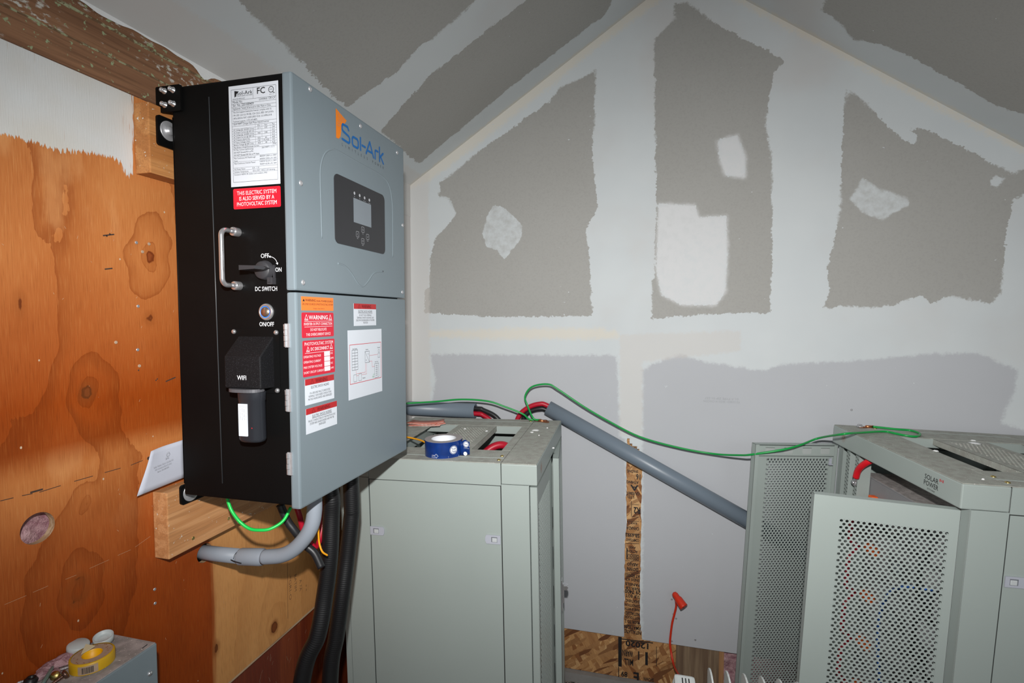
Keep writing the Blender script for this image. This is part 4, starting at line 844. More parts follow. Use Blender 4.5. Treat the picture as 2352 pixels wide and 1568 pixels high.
# ------------------------------------------------------------------ battery cabinets
def rot(a, b, c):
    return (Matrix.Rotation(a, 3, 'Z') @ Matrix.Rotation(b, 3, 'X') @ Matrix.Rotation(c, 3, 'Y'))
R1 = rot(.0363, .011, -.0179); T1 = V((-.2849, 1.4151, -.4221))
R2f = rot(.1306, .0207, .0389); T2 = V((.7313, 1.4066, -.3905))+R2f @ V((0, .6, 0)); R2 = R2f @ Matrix.Diagonal((-1, -1, 1))
M1 = Matrix.Translation(T1) @ R1.to_4x4(); M2 = Matrix.Translation(T2) @ R2.to_4x4()
def cpl(M, px, py, ax, val):
    Mi = M.inverted(); o = Mi @ V((0, 0, 0)); d = (Mi.to_3x3() @ V(ray(px, py))); t = (val-o[ax])/d[ax]; return o+d*t
HC = 1.10; DP = .62
_leaf = {}
def leaf_mesh(w=.296, h=.975):
    # perforated sheet in x = 0 plane (y 0..w, z -h..0), real hexagonal holes
    mbp = MB(); p = .0118; rp = .0085; r = .0039; y0, y1 = .016, w-.048; z0, z1 = -h+.05, -.055; th = .0014
    nr = int((z1-z0)/rp); nc = int((y1-y0)/p)
    vs = []; fs = []
    for j in range(nr):
        z = z1-(j+.5)*rp; off = (p/2 if j % 2 else 0)
        for i in range(nc-(1 if j % 2 else 0)):
            y = y0+(i+.5)*p+off; b = len(vs)
            cell = [(0, rp*.66), (-p/2, rp*.34), (-p/2, -rp*.34), (0, -rp*.66), (p/2, -rp*.34), (p/2, rp*.34)]
            hexa = [(r*math.cos(math.radians(90+60*k)), r*math.sin(math.radians(90+60*k))) for k in range(6)]
            vs += [(0, y+a, z+c) for a, c in cell]+[(0, y+a, z+c) for a, c in hexa]+[(-th, y+a, z+c) for a, c in hexa]+[(-th, y+a, z+c) for a, c in cell]
            for k in range(6):
                k2 = (k+1) % 6; fs += [(b+k, b+k2, b+6+k2, b+6+k), (b+6+k, b+6+k2, b+12+k2, b+12+k), (b+12+k, b+12+k2, b+18+k2, b+18+k)]
    mbp.add(vs, fs); zt = z1-.5*rp+.0041; zb = z1-(nr-.5)*rp-.0041; ya = y0+.5*p; yb = y0+(nc-.5)*p
    for q in ((0, w, zt, 0), (0, w, -h, zb)): mbp.box((-th, q[0], q[2]), (.0001, q[1], q[3]))
    # side margins reach past the staggered ends
    mbp.box((-th, 0, zb), (.0001, y0+.0018, zt)); mbp.box((-th, yb+p*.5-.0018, zb), (.0001, w, zt))
    for j in range(nr):
        z = z1-(j+.5)*rp
        if j % 2: 
            for a, c in ((y0, y0+p*.5), (yb, yb+p*.5)): mbp.add([(-.0004, a, z-rp*.7), (-.0004, c, z-rp*.7), (-.0004, c, z+rp*.7), (-.0004, a, z+rp*.7)], [(0, 1, 2, 3)])
    for j in range(nr+1):
        z = z1-j*rp
        for a in (y0, yb): pass
    return mbp, (y0, y1, zt, zb)
def build_leaf(parent, hinge, ang, side, label=None, inside=False):
    """door leaf; hinge at y = hinge[1]; side +1: leaf extends toward +y from hinge, -1 toward -y; opens outward (+x) by ang"""
    e = empty('door_leaf', (0, 0, 0)); e.parent = parent; e.location = hinge
    e.rotation_euler = (0, 0, -ang*side)
    S_ = Matrix.Diagonal((1, side, 1)); w = .296; h = .975
    if 'pl' not in _leaf:
        m_, info = leaf_mesh(w, h); _leaf['pl'] = (m_, info)
    m_, info = _leaf['pl']
    mb = MB(); mb.v = [(x, y*side, z) for x, y, z in m_.v]; mb.f = m_.f; mb.sm = m_.sm
    key = ('mesh', side)
    if key in _leaf: o = bpy.data.objects.new('perforated_panel', _leaf[key]); COL.objects.link(o); o.parent = e
    else: o = mb.build('perforated_panel', m_cab, e, True, fix=False); _leaf[key] = o.data
    mb = MB(); tk = .022
    def bx(a, b): mb.box((a[0], a[1]*side, a[2]), (b[0], b[1]*side, b[2]))
    bx((-tk, 0, -h), (0, .0015, 0)); bx((-tk, w-.0015, -h), (0, w, 0)); bx((-tk, 0, -.0015), (0, w, 0)); bx((-tk, 0, -h), (0, w, -h+.0015))
    bx((-tk, .0, -h), (-tk+.0015, .012, 0)); bx((-tk, w-.014, -h), (-tk+.0015, w, 0)); mb.build('leaf_flange', m_cab, e, True)
    if inside:
        mb = MB(); bx((-tk+.002, .012, -.040), (-tk+.0035, w-.012, -.006)); st = mb.build('stiffener', m_cab, e, True)
        for k in range(4):
            y = .045+k*.066; mb = MB()
            pts = rrect(y-.016, -.033, y+.016, -.012, .004, 3); mb.prism([(-tk+.0018, a*side, b) for a, b in pts], (-.0006, 0, 0)); mb.build('pressed_window', plain('pressed_shade', (.40, .43, .42), .4), st, True)
            mb = MB(); mb.add([(-tk+.0008, (y-.016)*side, -.0115), (-tk+.0008, (y+.016)*side, -.0115), (-tk+.0008, (y+.016)*side, -.0128), (-tk+.0008, (y-.016)*side, -.0128)], [(0, 1, 2, 3)]); mb.build('pressed_edge', m_cabdark, st, True)
        mb = MB(); bx((-tk-.001, .020, -.068), (-tk+.002, .028, -.046)); bx((-tk-.006, .018, -.070), (-tk+.002, .030, -.066)); mb.build('catch', m_latch, e, True)
    if label: e['label'] = label
    return e
def latch(parent, x0, z0, ysurf, sgn, flip=False, w=.046):
    mb = MB(); n = V((0, sgn, 0)); pts = [(x0, z0), (x0+w, z0), (x0+w, z0+.026), (x0, z0+.026)]
    k = -1 if flip else 1
    pts = [(x0, z0), (x0+w-.004, z0), (x0+w, z0+.008), (x0+w, z0+.018), (x0+w-.004, z0+.026), (x0, z0+.026)] if not flip else [(x0+.004, z0), (x0+w, z0), (x0+w, z0+.026), (x0+.004, z0+.026), (x0, z0+.018), (x0, z0+.008)]
    mb.prism([(a, ysurf, b) for a, b in pts], n*.0025); o = mb.build('latch', m_latch, parent, True)
    cx = x0+w*(.42 if not flip else .60); mb = MB(); mb.box((cx-.009, ysurf, z0+.006), (cx+.009, ysurf+sgn*.0030, z0+.021)); mb.build('latch_recess', plain('latch_shadow', (.16, .17, .19), .5), o, True)
    mb = MB(); mb.box((cx-.0065, ysurf, z0+.0065), (cx+.0082, ysurf+sgn*.0042, z0+.0185), .0015); mb.build('latch_thumb', plain('latch_thumb_white', (.52, .55, .56), .4), o, True)
def cabinet(M, label, near):
    """near: y of the side that faces the camera (0 or .6)"""
    c = empty('battery_cabinet', (0, 0, 0), label, 'cabinet', 'grey-green battery cabinets', M)
    def part(name, boxes, mat=m_cab, bev=.0015, par=None):
        mb = MB()
        for lo, hi in boxes: mb.box(lo, hi, bev)
        return mb.build(name, mat, par or c, True)
    W_ = .6; t = .0016
    # lid ring: top sheets dusty, fascias clean
    part('front_rail', [((-.105, 0, -.062), (0, W_, -.0022))], m_cab, .003)
    part('rail_top', [((-.1048, .0015, -.0024), (-.0015, W_-.0015, 0))], m_dust, .001)
    part('rear_rail', [((-DP, 0, -.062), (-.522, W_, -.0022))], m_cab, .003); part('rear_rail_top', [((-DP+.0015, .0015, -.0024), (-.5225, W_-.0015, 0))], m_dust, .001)
    for s, (a, b) in enumerate(((0, .135), (.475, .6))):
        out = a if s == 0 else b-t
        part('side_rail', [((-.5215, out, -.066), (-.1062, out+t, -.002)), ((-.52, (b-t) if s == 0 else a, -.030), (-.107, (b if s == 0 else a+t), -.0022))], m_cab, 0)
        part('side_rail_top', [((-.5215, a+.001, -.0022), (-.1062, b-.001, 0))], m_dust, .0008)
        sy = .049 if s == 0 else .551
        part('step_line', [((-.5215, sy-.0012, 0), (-.1062, sy+.0012, .0009))], m_cab, 0)
    # centre plate with punched slots, two openings beside it
    mb = MB(); p, rp, r = .0110, .0098, .0036; nx, ny = 10, 27; vs = []; fs = []; x_0, y_0 = -.365, .172
    for j in range(ny):
        for i in range(nx-(j % 2)):
            cx = x_0+(i+.5)*p+(p/2 if j % 2 else 0); cy = y_0+(j+.5)*rp; b = len(vs)
            cell = [(0, rp*.66), (-p/2, rp*.34), (-p/2, -rp*.34), (0, -rp*.66), (p/2, -rp*.34), (p/2, rp*.34)]; hx_ = [(r*math.cos(math.radians(90+60*k)), r*math.sin(math.radians(90+60*k))) for k in range(6)]
            vs += [(cx+u, cy+v, -.001) for u, v in cell]+[(cx+u, cy+v, -.001) for u, v in hx_]+[(cx+u, cy+v, -.0025) for u, v in hx_]
            for k in range(6): k2 = (k+1) % 6; fs += [(b+k, b+k2, b+6+k2, b+6+k), (b+6+k, b+6+k2, b+12+k2, b+12+k)]
        if j % 2:
            cy = y_0+(j+.5)*rp
            for u0, u1 in ((x_0, x_0+p/2), (x_0+(nx-.5)*p, x_0+nx*p)): b = len(vs); vs += [(u0, cy-rp*.5, -.001), (u1, cy-rp*.5, -.001), (u1, cy+rp*.5, -.001), (u0, cy+rp*.5, -.001)]; fs.append((b, b+1, b+2, b+3))
    mb.add(vs, fs); xe = x_0+nx*p; ye = y_0+(ny-.5)*rp
    mb.box((-.386, .135, -.0025), (x_0+.0005, .475, -.0009)); mb.box((xe-.0005, .135, -.0025), (-.234, .475, -.0009)); mb.box((x_0, .135, -.0025), (xe, y_0+.5*rp-.0036, -.0009)); mb.box((x_0, ye+.0036, -.0025), (xe, .475, -.0009))
    mb.box((-.386, .135, -.02), (-.3845, .475, -.001)); mb.box((-.2355, .135, -.02), (-.234, .475, -.001)); mb.build('vent_plate', m_dust, c, True, fix=False)
    part('cover_plate', [((-.5215, .136, -.0022), (-.487, .474, 0))], m_dust, 0)
    part('cover_strip', [((-.134, .136, -.0022), (-.106, .474, 0))], m_dust, 0)
    # posts and frame
    for (x0, x1) in ((-.105, -.024), (-.60, -.5235)):
        for s in (0, 1):
            y = 0 if s == 0 else W_-t
            part('corner_post', [((x0, y, -HC+.05), (x1, y+t, -.0625)), ((x0, .003 if s == 0 else W_-.045, -HC+.05), (x0+t, .045 if s == 0 else W_-.003, -.0625)), ((x1-t, .003 if s == 0 else W_-.030, -HC+.05), (x1, .030 if s == 0 else W_-.003, -.0625))], m_cab, 0)
    for s in (0, 1): y = 0.0005 if s == 0 else W_-t-.0005; part('rear_trim', [((-DP, y, -HC+.05), (-.6015, y+t, -.0625))], m_cab, 0)
    part('base', [((-DP, 0, -HC), (0, W_, -HC+.05))], m_cab, .003); part('back_panel', [((-DP, .002, -HC+.05), (-DP+t, W_-.002, -.062))], m_cab, 0)
    for s in (0, 1):
        y = .0012 if s == 0 else W_-.0012-t
        part('side_panel', [((-.5205, y, -HC+.055), (-.1085, y+t, -.0685))], m_cab, 0)
        part('seam_gap', [((-.1085, y+.001, -HC+.055), (-.1045, y+t+.0002 if s == 0 else y+t-.001, -.0685)), ((-.5235, y+.001, -HC+.055), (-.5205, y+t, -.0685)), ((-.5235, y+.001, -.0690), (-.1045, y+t, -.0660))], m_cabdark, 0)
        for fl, x in ((False, -.5215), (True, -.1565)): latch(c, x, -.2400, 0 if s == 0 else W_, -1 if s == 0 else 1, fl)
    # screws on the lid
    for x, y in ((-.118, near+(.03 if near == 0 else -.03)), (-.118, near+(.072 if near == 0 else -.072)), (-.118, .57 if near == 0 else .03)):
        mb = MB(); mb.lathe((x, y, -.0002), (0, 0, 1), [(.0058, 0), (.0055, .0015), (.0035, .0028), (.0022, .0020), (0, .0018)], 16); mb.build('lid_screw', m_brass, c, True)
    # pressed sun emblem at the far end of the front rail
    mb = MB(); E_ = Pl((0, .070 if near else .077, -.028 if near else -.032), (0, 1, 0), (0, 0, 1), (1, 0, 0)); E_.disc(mb, 0, 0, .0075, .0006, 24, .0062)
    for k in range(24): a = 2*math.pi*k/24; r1 = .0185 if k % 2 else .014; E_.line(mb, [(.0095*math.cos(a), .0095*math.sin(a)), (r1*math.cos(a), r1*math.sin(a))], .0006, .0006)
    E_.disc(mb, 0, 0, .0045, .0006, 12, .0034); mb.build('sun_emblem', plain('emblem_orange', (.5, .13, .05), .5) if near == 0 else m_inkbrown, c, True)
    # rack rails inside
    for x in (-.07, -.50):
        for y in (.06, W_-.06):
            mb = MB(); mb.box((x-.018, y-.012, -HC+.05), (x-.0165, y+.012, -.07)); mb.box((x-.018, y-.0012 if y < .3 else y, -HC+.05), (x+.016, y if y < .3 else y+.0012, -.07)); rl = mb.build('rack_rail', m_cab, c, True)
            if x == -.07:
                mb = MB()
                for k in range(26):
                    z = -.10-k*.0345; mb.box((x-.0162, y-.009, z-.004), (x-.0158, y+.009, z+.001)); mb.box((x-.012, y-.0016, z-.003), (x+.010, y+.0006, z+.001), M=None)
                mb.build('rail_slots', m_cabdark, rl, True, kind='stuff')
    return c
cab1 = cabinet(M1, 'closed grey-green battery cabinet beside the inverter with blue tape roll on top', 0)
build_leaf(cab1, (0, .003, -.066), 0, 1, 'closed perforated door leaf')
lf = build_leaf(cab1, (0, .597, -.066), math.radians(5), -1, 'slightly open perforated door leaf')
mb = MB(); mb.box((.0, -.285, -.545), (.004, -.262, -.435), .001); mb.box((.004, -.280, -.52), (.010, -.268, -.45), .002); mb.box((.0, -.276, -.475), (.022, -.255, -.458), .002); mb.cyl((.020, -.262, -.467), (1, 0, 0), .007, .004, 14); mb.build('swing_handle', m_chrome, lf, True)
cab2 = cabinet(M2, 'open grey-green battery cabinet at right with both perforated doors swung out', .6)
# open leaves: near one swung beside the near corner, far one by the wall
def world_leaf(hinge_l, free_l, side, inside):
    hinge = V(hinge_l); d = V(free_l)-hinge; ang = math.atan2(d.x, side*d.y); e = build_leaf(cab2, hinge, ang, side, 'open perforated door leaf', inside); k = d.length/.296; e.scale = (1, k, 1); return e
world_leaf((-.004, .597, -.0665), (.303, .556, -.0665), -1, False)
world_leaf((-.004, .003, -.0665), (.290, .066, -.0665), 1, True)
# store name on the front rail
mb = MB(); E_ = Pl((0, 0, 0), (0, 1, 0), (0, 0, 1), (1, 0, 0))
E_.text(mb, 'SOLAR', .4985, -.0305, .0125, .050, 'c', .0006, .01); E_.text(mb, 'POWER', .4985, -.0465, .0125, .053, 'c', .0006, .01); E_.text(mb, 'STORE', .5, -.0555, .0042, .028, 'c', .0006); mb.build('store_lettering', m_ink, cab2, True)
mb = MB(); E_.rect(mb, .527, -.0215, .530, -.0145, .0006); E_.rect(mb, .537, -.0215, .540, -.0145, .0006); E_.poly(mb, [(.5335, -.015), (.5352, -.018), (.5335, -.021), (.5318, -.018)], .0006); mb.build('maple_leaf_flag', m_inkr, cab2, True)
# dried plaster on the lids
for M_, c_, l in ((M1, cab1, ((1230,988,.014),(1222,993,.008),(1118,990,.006),(1068,985,.006),(1271,1029,.004),(1257,983,.004),(1238,1000,.003))), (M2, cab2, ((2240,1018,.016),(2150,1036,.008),(2235,1012,.008),(2258,1101,.004)))):
    for px, py, r in l:
        p = cpl(M_, px, py, 2, .0); mb = MB(); n = 14; rr = [r*random.uniform(.5, 1.2) for _ in range(n)]
        vs = [(p.x+rr[k]*math.cos(2*math.pi*k/n), p.y+rr[k]*.9*math.sin(2*math.pi*k/n), 0) for k in range(n)]+[(p.x+.55*rr[k]*math.cos(2*math.pi*k/n), p.y+.5*rr[k]*math.sin(2*math.pi*k/n), .003) for k in range(n)]
        mb.add(vs, [(k, (k+1) % n, n+(k+1) % n, n+k) for k in range(n)]+[tuple(range(n, 2*n))], True); mb.build('plaster_blob', m_plaster, c_, True)

# ------------------------------------------------------------------ battery modules
def battery(M, z0, h, label, withface=True, yflip=False):
    b = empty('battery_module', (0, 0, 0), label, 'battery', None, M @ Matrix.Translation((-.30, .3, z0)))
    y = .215; xf = .235
    mb = MB(); mb.box((-.20, -y, 0), (xf, y, h), .003); mb.build('case', m_batt, b, True)
    if withface:
        mb = MB(); mb.box((xf, -y-.018, .004), (xf+.003, y+.018, h-.004), .001); fp = mb.build('face_plate', m_batt, b, True)
        for s in ((-1, 1) if z0 < -.4 else ()):
            mb = MB(); yy = s*(y-.02); mb.tube([(xf+.003, yy, .025), (xf+.035, yy, .03), (xf+.035, yy, h-.03), (xf+.003, yy, h-.025)], .005, 8, spline=False); mb.build('pull_handle', m_blackplastic, b, True)
        for yy, m_ in ((-.13, m_orterm), (-.10, m_orterm), (.12, m_blackplastic), (.145, m_blackplastic)):
            mb = MB(); mb.box((xf+.003, yy-.011, h*.45), (xf+.022, yy+.011, h*.45+.026), .003); mb.build('terminal', m_, b, True)
        mb = MB(); mb.box((xf+.003, -.04, h*.35), (xf+.0045, .06, h*.75)); mb.box((xf+.003, -.07, .012), (xf+.0045, .08, .020)); mb.build('status_panel', m_battd, b, True)
        mb = MB(); mb.box((xf+.0045, -.02, h*.45), (xf+.005, .02, h*.65)); mb.build('status_screen', m_lcd, b, True)
    return b
for k in range(6):
    battery(M2, -.275-k*.155, .135, ('topmost dusty grey battery box inside the open cabinet at right', 'second battery box from the top behind the open perforated door', 'third battery box from the top behind the open perforated door', 'fourth battery box from the top behind the open perforated door', 'fifth battery box from the top behind the open perforated door', 'lowest battery box at the foot of the open cabinet')[k])['group'] = 'battery boxes in the open cabinet'
for k in range(5):
    battery(M1, -.42-k*.155, .135, ('topmost battery box inside the closed cabinet, seen through its door', 'second battery box from the top in the closed cabinet', 'third battery box from the top in the closed cabinet', 'fourth battery box from the top in the closed cabinet', 'lowest battery box in the closed cabinet')[k])['group'] = 'battery boxes in the closed cabinet'
# dusty lid of the topmost module, plus sign
mb = MB(); mb.box((-.50, .085, -.140), (-.065, .515, -.1385)); tag(mb.build('dust_sheet', m_boxtop), 'dusty metal lid over the topmost battery box in the open cabinet', 'lid').matrix_world = M2
for yy in (.068, .122):
    mb = MB(); mb.box((-.060, yy-.011, -1.02), (-.022, yy+.011, -.068), .001); du = tag(mb.build('cable_duct', m_cab, cab2, True)); mb = MB()
    for k in range(74):
        z = -.082-k*.0125; T_ = [(-.0215, yy-.010, z+.003), (-.0215, yy-.003, z+.002), (-.0215, yy+.002, z-.003), (-.0215, yy+.010, z-.004)]
        for a_, b_ in zip(T_, T_[1:]): mb.add([a_, b_, (b_[0], b_[1], b_[2]-.0022), (a_[0], a_[1], a_[2]-.0022)], [(0, 1, 2, 3)])
    mb.build('duct_slots', m_cabdark, du, True, kind='stuff')
# red riser cable with lug, inside cab2
def c2p(px, py, ax, v): return M2 @ cpl(M2, px, py, ax, v)
P = [c2p(x, y, 0, d) for x, y, d in ((1962,1108,-.014),(1966,1096,-.012),(1971,1080,-.010),(1983,1067,-.012),(2006,1056,-.03),(2050,1052,-.10))]
rc = empty('riser_cable', P[0], 'red battery cable with round lug at top of open cabinet', 'cable')
mb = MB(); mb.tube(P[1:], .0095, 16); mb.build('jacket', m_redboot, rc)
nn = (M2.to_3x3() @ V((1, 0, 0))); q = c2p(1963, 1108, 0, -.018); mb = MB(); mb.lathe(q, nn, [(.005, 0), (.0115, 0), (.0115, .003), (.005, .003)], 24); mb.tube([q, (q+P[1])/2, P[1]], .006, 10); mb.build('lug', m_steel, rc)
mb = MB(); mb.lathe(q, nn, [(.007, .003), (.007, .008), (0, .009)], 6); mb.build('nut', m_chrome, rc)
mb = MB(); P = [M2 @ V(p) for p in ((-.06, .12, -.36), (-.02, .16, -.38), (-.01, .26, -.41), (-.03, .32, -.50), (-.03, .33, -.62), (-.02, .30, -.72), (-.03, .33, -.90))]
cable('network_cable', [M2 @ V(p) for p in ((-.05, .48, -.33), (-.02, .44, -.34), (-.015, .38, -.38), (-.02, .33, -.44), (-.02, .31, -.52), (-.015, .33, -.62), (-.02, .36, -.75), (-.03, .38, -.9))], .0045, m_bluew, 'blue network cable hanging in front of the battery boxes', 'cable')
for k, (y, m_, s) in enumerate(((.13, m_redw, 'red'), (.46, m_blackw, 'black'))):
    for j in range(5):
        z = -.22-j*.155
        cable('link_cable', [M2 @ V(p) for p in ((-.045, y, z), (-.012, y+.015, z-.03), (-.008, y+.015, z-.09), (-.012, y+.01, z-.13), (-.045, y, z-.155))], .0065, m_, f'{s} link cable, {("topmost", "second", "third", "fourth", "lowest")[j]} of its row in the open cabinet', 'cable', 10, f'{s} link cables in the open cabinet')
# inside cab1, seen from above
def c1p(x, y, z): return M1 @ V((x, y, z))
for pts, m_, s, r in (([(-.125,.29,-.14),(-.138,.33,-.075),(-.17,.36,-.047),(-.21,.36,-.047),(-.25,.34,-.075),(-.28,.30,-.14)], m_redw, 'thick red cable arching inside the closed cabinet below the lid opening', .0135), ([(-.13,.36,-.16),(-.165,.385,-.110),(-.21,.375,-.105),(-.25,.35,-.15)], m_redw, 'second red cable below the arched one in the closed cabinet', .0125), ([(-.155,.41,-.22),(-.155,.415,-.12),(-.150,.44,-.055),(-.145,.48,-.045),(-.14,.53,-.09)], m_redw, 'red cable rising toward the rear of the closed cabinet opening', .0125), ([(-.127,.41,-.22),(-.127,.415,-.12),(-.122,.44,-.055),(-.117,.48,-.045),(-.115,.53,-.09)], m_blackw, 'black cable beside the red one inside the closed cabinet', .0125)):
    cable('battery_cable', [c1p(*p) for p in pts], r, m_, s, 'cable')

# ------------------------------------------------------------------ things on the left cabinet
def c1l(px, py): return M1 @ cpl(M1, px, py, 2, .0)
Z1 = M1.to_3x3() @ V((0, 0, 1)); X1 = M1.to_3x3() @ V((1, 0, 0)); Yv1 = M1.to_3x3() @ V((0, 1, 0))
tc = M1 @ V((-.302, .070, .0005)); ro, ri, hh = .0580, .0385, .049
tr = empty('tape_roll', tc, 'roll of blue sheathing tape on the left cabinet top', 'tape')
mb = MB(); mb.lathe(tc, Z1, [(ro, .0005), (ro, hh-.0005)], 64); mb.build('tape_face', m_tapeblue, tr)
mb = MB(); mb.lathe(tc, Z1, [(ro, hh), (ri, hh)], 64); mb.lathe(tc, Z1, [(ro, 0), (ri, 0)], 64); mb.lathe(tc, Z1, [(ro, hh-.0005), (ro, hh)], 64); mb.lathe(tc, Z1, [(ro, 0), (ro, .0005)], 64); mb.build('tape_edge', m_tapeside, tr)
mb = MB(); mb.lathe(tc, Z1, [(ri, 0), (ri, hh), (ri-.002, hh), (ri-.002, 0)], 64); mb.build('core', m_core, tr)
class Cy:                                                  # wraps a drawing onto the roll
    def __init__(s, c, r, a0): s.c = c; s.r = r; s.a0 = a0; s.u = V((1, 0, 0)); s.v = V((0, 1, 0)); 
    def p(s, u, v, h=0): a = s.a0+u/s.r; return s.c+X1*(math.cos(a)*(s.r+h))+Yv1*(math.sin(a)*(s.r+h))+Z1*v
    line = Pl.line
    def disc(s, mb, u, v, r, h=.0003, n=20, r0=0):
        k_ = 7; R = [r0+(r-r0)*i/k_ for i in range(k_+1)]; vs = [s.p(u+q*math.cos(2*math.pi*k/n), v+q*math.sin(2*math.pi*k/n), h) for q in R for k in range(n)]
        mb.add(vs, [(i*n+k, i*n+(k+1) % n, (i+1)*n+(k+1) % n, (i+1)*n+k) for i in range(k_) for k in range(n)])
    pass; text = Pl.text
dc = V((0, 0, 0))-tc; af = math.atan2(dc.dot(Yv1), dc.dot(X1)); Cw = Cy(tc, ro, af)
mb = MB(); Cw.disc(mb, .030, .024, .0105, .0004, 24); Cw.disc(mb, .030, .024, .0128, .0004, 28, .0121); Cw.line(mb, [(.012, .006), (.050, .004)], .0006, .0004); Cw.line(mb, [(.012, .0035), (.050, .0015)], .0005, .0004); mb.build('white_badge', m_inkw, tr)
mb = MB(); Cw.text(mb, 'Tuck', .030, .0252, .0052, .0145, 'c', .0009, .03); Cw.text(mb, 'Tape', .030, .0172, .0052, .0145, 'c', .0009, .03); mb.build('badge_lettering', m_tapeblue, tr)
mb = MB(); Cw.text(mb, 'CCMC', -.034, .008, .0035, .010, 'c', .0005); Cw.text(mb, '09716-L', -.034, .003, .0030, .012, 'c', .0005)
lf_ = [(0, 1), (.18, .6), (.4, .72), (.32, .3), (.62, .42), (.55, .2), (.95, .05), (.5, -.25), (.55, -.5), (.08, -.4), (.05, -.9), (-.05, -.9), (-.08, -.4), (-.55, -.5), (-.5, -.25), (-.95, .05), (-.55, .2), (-.62, .42), (-.32, .3), (-.4, .72), (-.18, .6)]
Cw.line(mb, [(-.024+a*.007, .0085+b*.007) for a, b in lf_], .0005, .0005, True); mb.build('leaf_mark', m_inkw, tr)
p0 = Cw.p(.058, 0, .0004); tn = (X1*.99-Yv1*.12).normalized(); nt = tn.cross(Z1).normalized(); mb = MB(); vs = []
for i in range(13):
    u = i/12; q = p0+tn*(.031*u)+nt*(.0018*math.sin(u*6)); vs += [q+Z1*(.0015+.005*u*u), q+Z1*(.047-.003*math.sin(u*9))]
mb.add(vs, [(2*i, 2*i+1, 2*i+3, 2*i+2) for i in range(12)], True); fl = mb.build('loose_tail', m_tapeblue, tr); fl.modifiers.new('s', 'SOLIDIFY').thickness = .0005
if nt.dot(p0) > 0: nt = -nt
Tq = Pl(p0+tn*.021+nt*.0034, tn, Z1, nt); mb = MB(); Tq.disc(mb, .000, .037, .0072, 0, 20); Tq.disc(mb, 0, .037, .0092, 0, 24, .0085); Tq.disc(mb, -.003, .008, .0062, 0, 20); Tq.line(mb, [(-.008, .026), (.009, .024)], .0006, 0); mb.build('tail_badge', m_inkw, tr)
mb = MB(); Tq.text(mb, 'Tape', 0, .035, .004, .010, 'c', .0006, .02); mb.build('badge_lettering', m_tapeblue, tr)
# printed cards
for k, (dx, dy, a, h) in enumerate(((0, 0, .15, 0), (.012, .004, .45, .0018), (-.012, .010, -.1, .0034), (.004, .016, .3, .0050))):
    c = M1 @ V((-.515+dx, .455+dy, .0012+h)); o = empty('printed_card', c, ('lowest reddish card of the fan on the left cabinet', 'second reddish card from the bottom of the fan', 'third reddish card from the bottom of the fan', 'topmost reddish card of the fan beside the grey pipe')[k], 'card', 'reddish cards on the left cabinet')
    ca, sa = math.cos(a), math.sin(a); mb = MB(); vs = []
    for i in range(9):
        for j in (0, 1): u = (i/8-.5)*.125; w = (j-.5)*.062; vs.append(c+X1*(u*ca-w*sa)+Yv1*(u*sa+w*ca)+Z1*(.010*(u/.0625)**2*(.3+.2*k)*.5))
    mb.add(vs, [(2*i, 2*i+1, 2*i+3, 2*i+2) for i in range(8)], True); s_ = mb.build('sheet', m_card, o); s_.modifiers.new('s', 'SOLIDIFY').thickness = .0008
    mb = MB(); fr_ = [vs[0], vs[1]]
    for e_ in range(0, 16, 2): mb.tube([vs[e_], vs[e_+2]], .0009, 4, spline=False)
    mb.build('white_border', m_cardedge, o)
cable('signal_wire', [M1 @ V(p) for p in ((-.62,.20,.010),(-.52,.215,.012),(-.46,.205,.010),(-.40,.17,.004),(-.37,.145,-.03),(-.35,.15,-.10))], .0028, m_yellw, 'orange-yellow wire running into the left cabinet lid opening', 'wire')

# ------------------------------------------------------------------ pipes behind the left cabinet
def pipe(a, b, r, label):
    a, b = V(a), V(b); L = (b-a).length; mb = MB(); mb.lathe(a, b-a, [(r-.004, 0), (r, 0), (r, L), (r-.004, L), (r-.004, 0)], 40); o = mb.build('pvc_pipe', m_pvc); 
    for p in o.data.polygons: p.use_smooth = True
    origin(o, (a+b)/2); return tag(o, label, 'pipe')
YP = 2.052
pa, pb = LY(1092, 943, YP), LY(1092, 943, YP)+V((-.72, -.0, -.006))
pipe(pa, pb, .030, 'short grey pipe lying level behind the left cabinet beside the inverter')
qa = LY(1258, 936, YP); qb = LY(1735, 1205, YP); pipe(qa, qb+(qb-qa)*.25, .030, 'long grey pipe leaning diagonally across the white wall')
for (p0, s, lab, m_, dz) in ((pa, 1, 'red cable drooping out of the short grey pipe', m_redw, -.012), (pa, 1, 'black cable drooping out of the short grey pipe', m_blackw, .010)):
    q = p0+V((0, 0, dz)); cable('battery_cable', [q+V((-.2, 0, 0)), q, q+V((.035, 0, -.006)), q+V((.075+.02*(dz > 0), -.002, -.035)), q+V((.10+.03*(dz > 0), -.002, -.10)), q+V((.11+.03*(dz > 0), -.0, -.28))], .0098, m_, lab, 'cable')
d = (qb-qa).normalized()
for dz, m_, lab in ((.008, m_redw, 'red cable arching from behind left cabinet into leaning pipe'), (-.012, m_blackw, 'black cable arching from behind left cabinet into leaning pipe')):
    q = qa+V((0, 0, dz)); cable('battery_cable', [q+d*.12, q+d*.0, q+V((-.035, -.002, .006)), q+V((-.080, -.002, -.010)), q+V((-.118+(.015 if dz < 0 else 0), -.002, -.045)), q+V((-.135+(.02 if dz < 0 else 0), -.001, -.11)), q+V((-.135, 0, -.30))], .0098, m_, lab, 'cable')
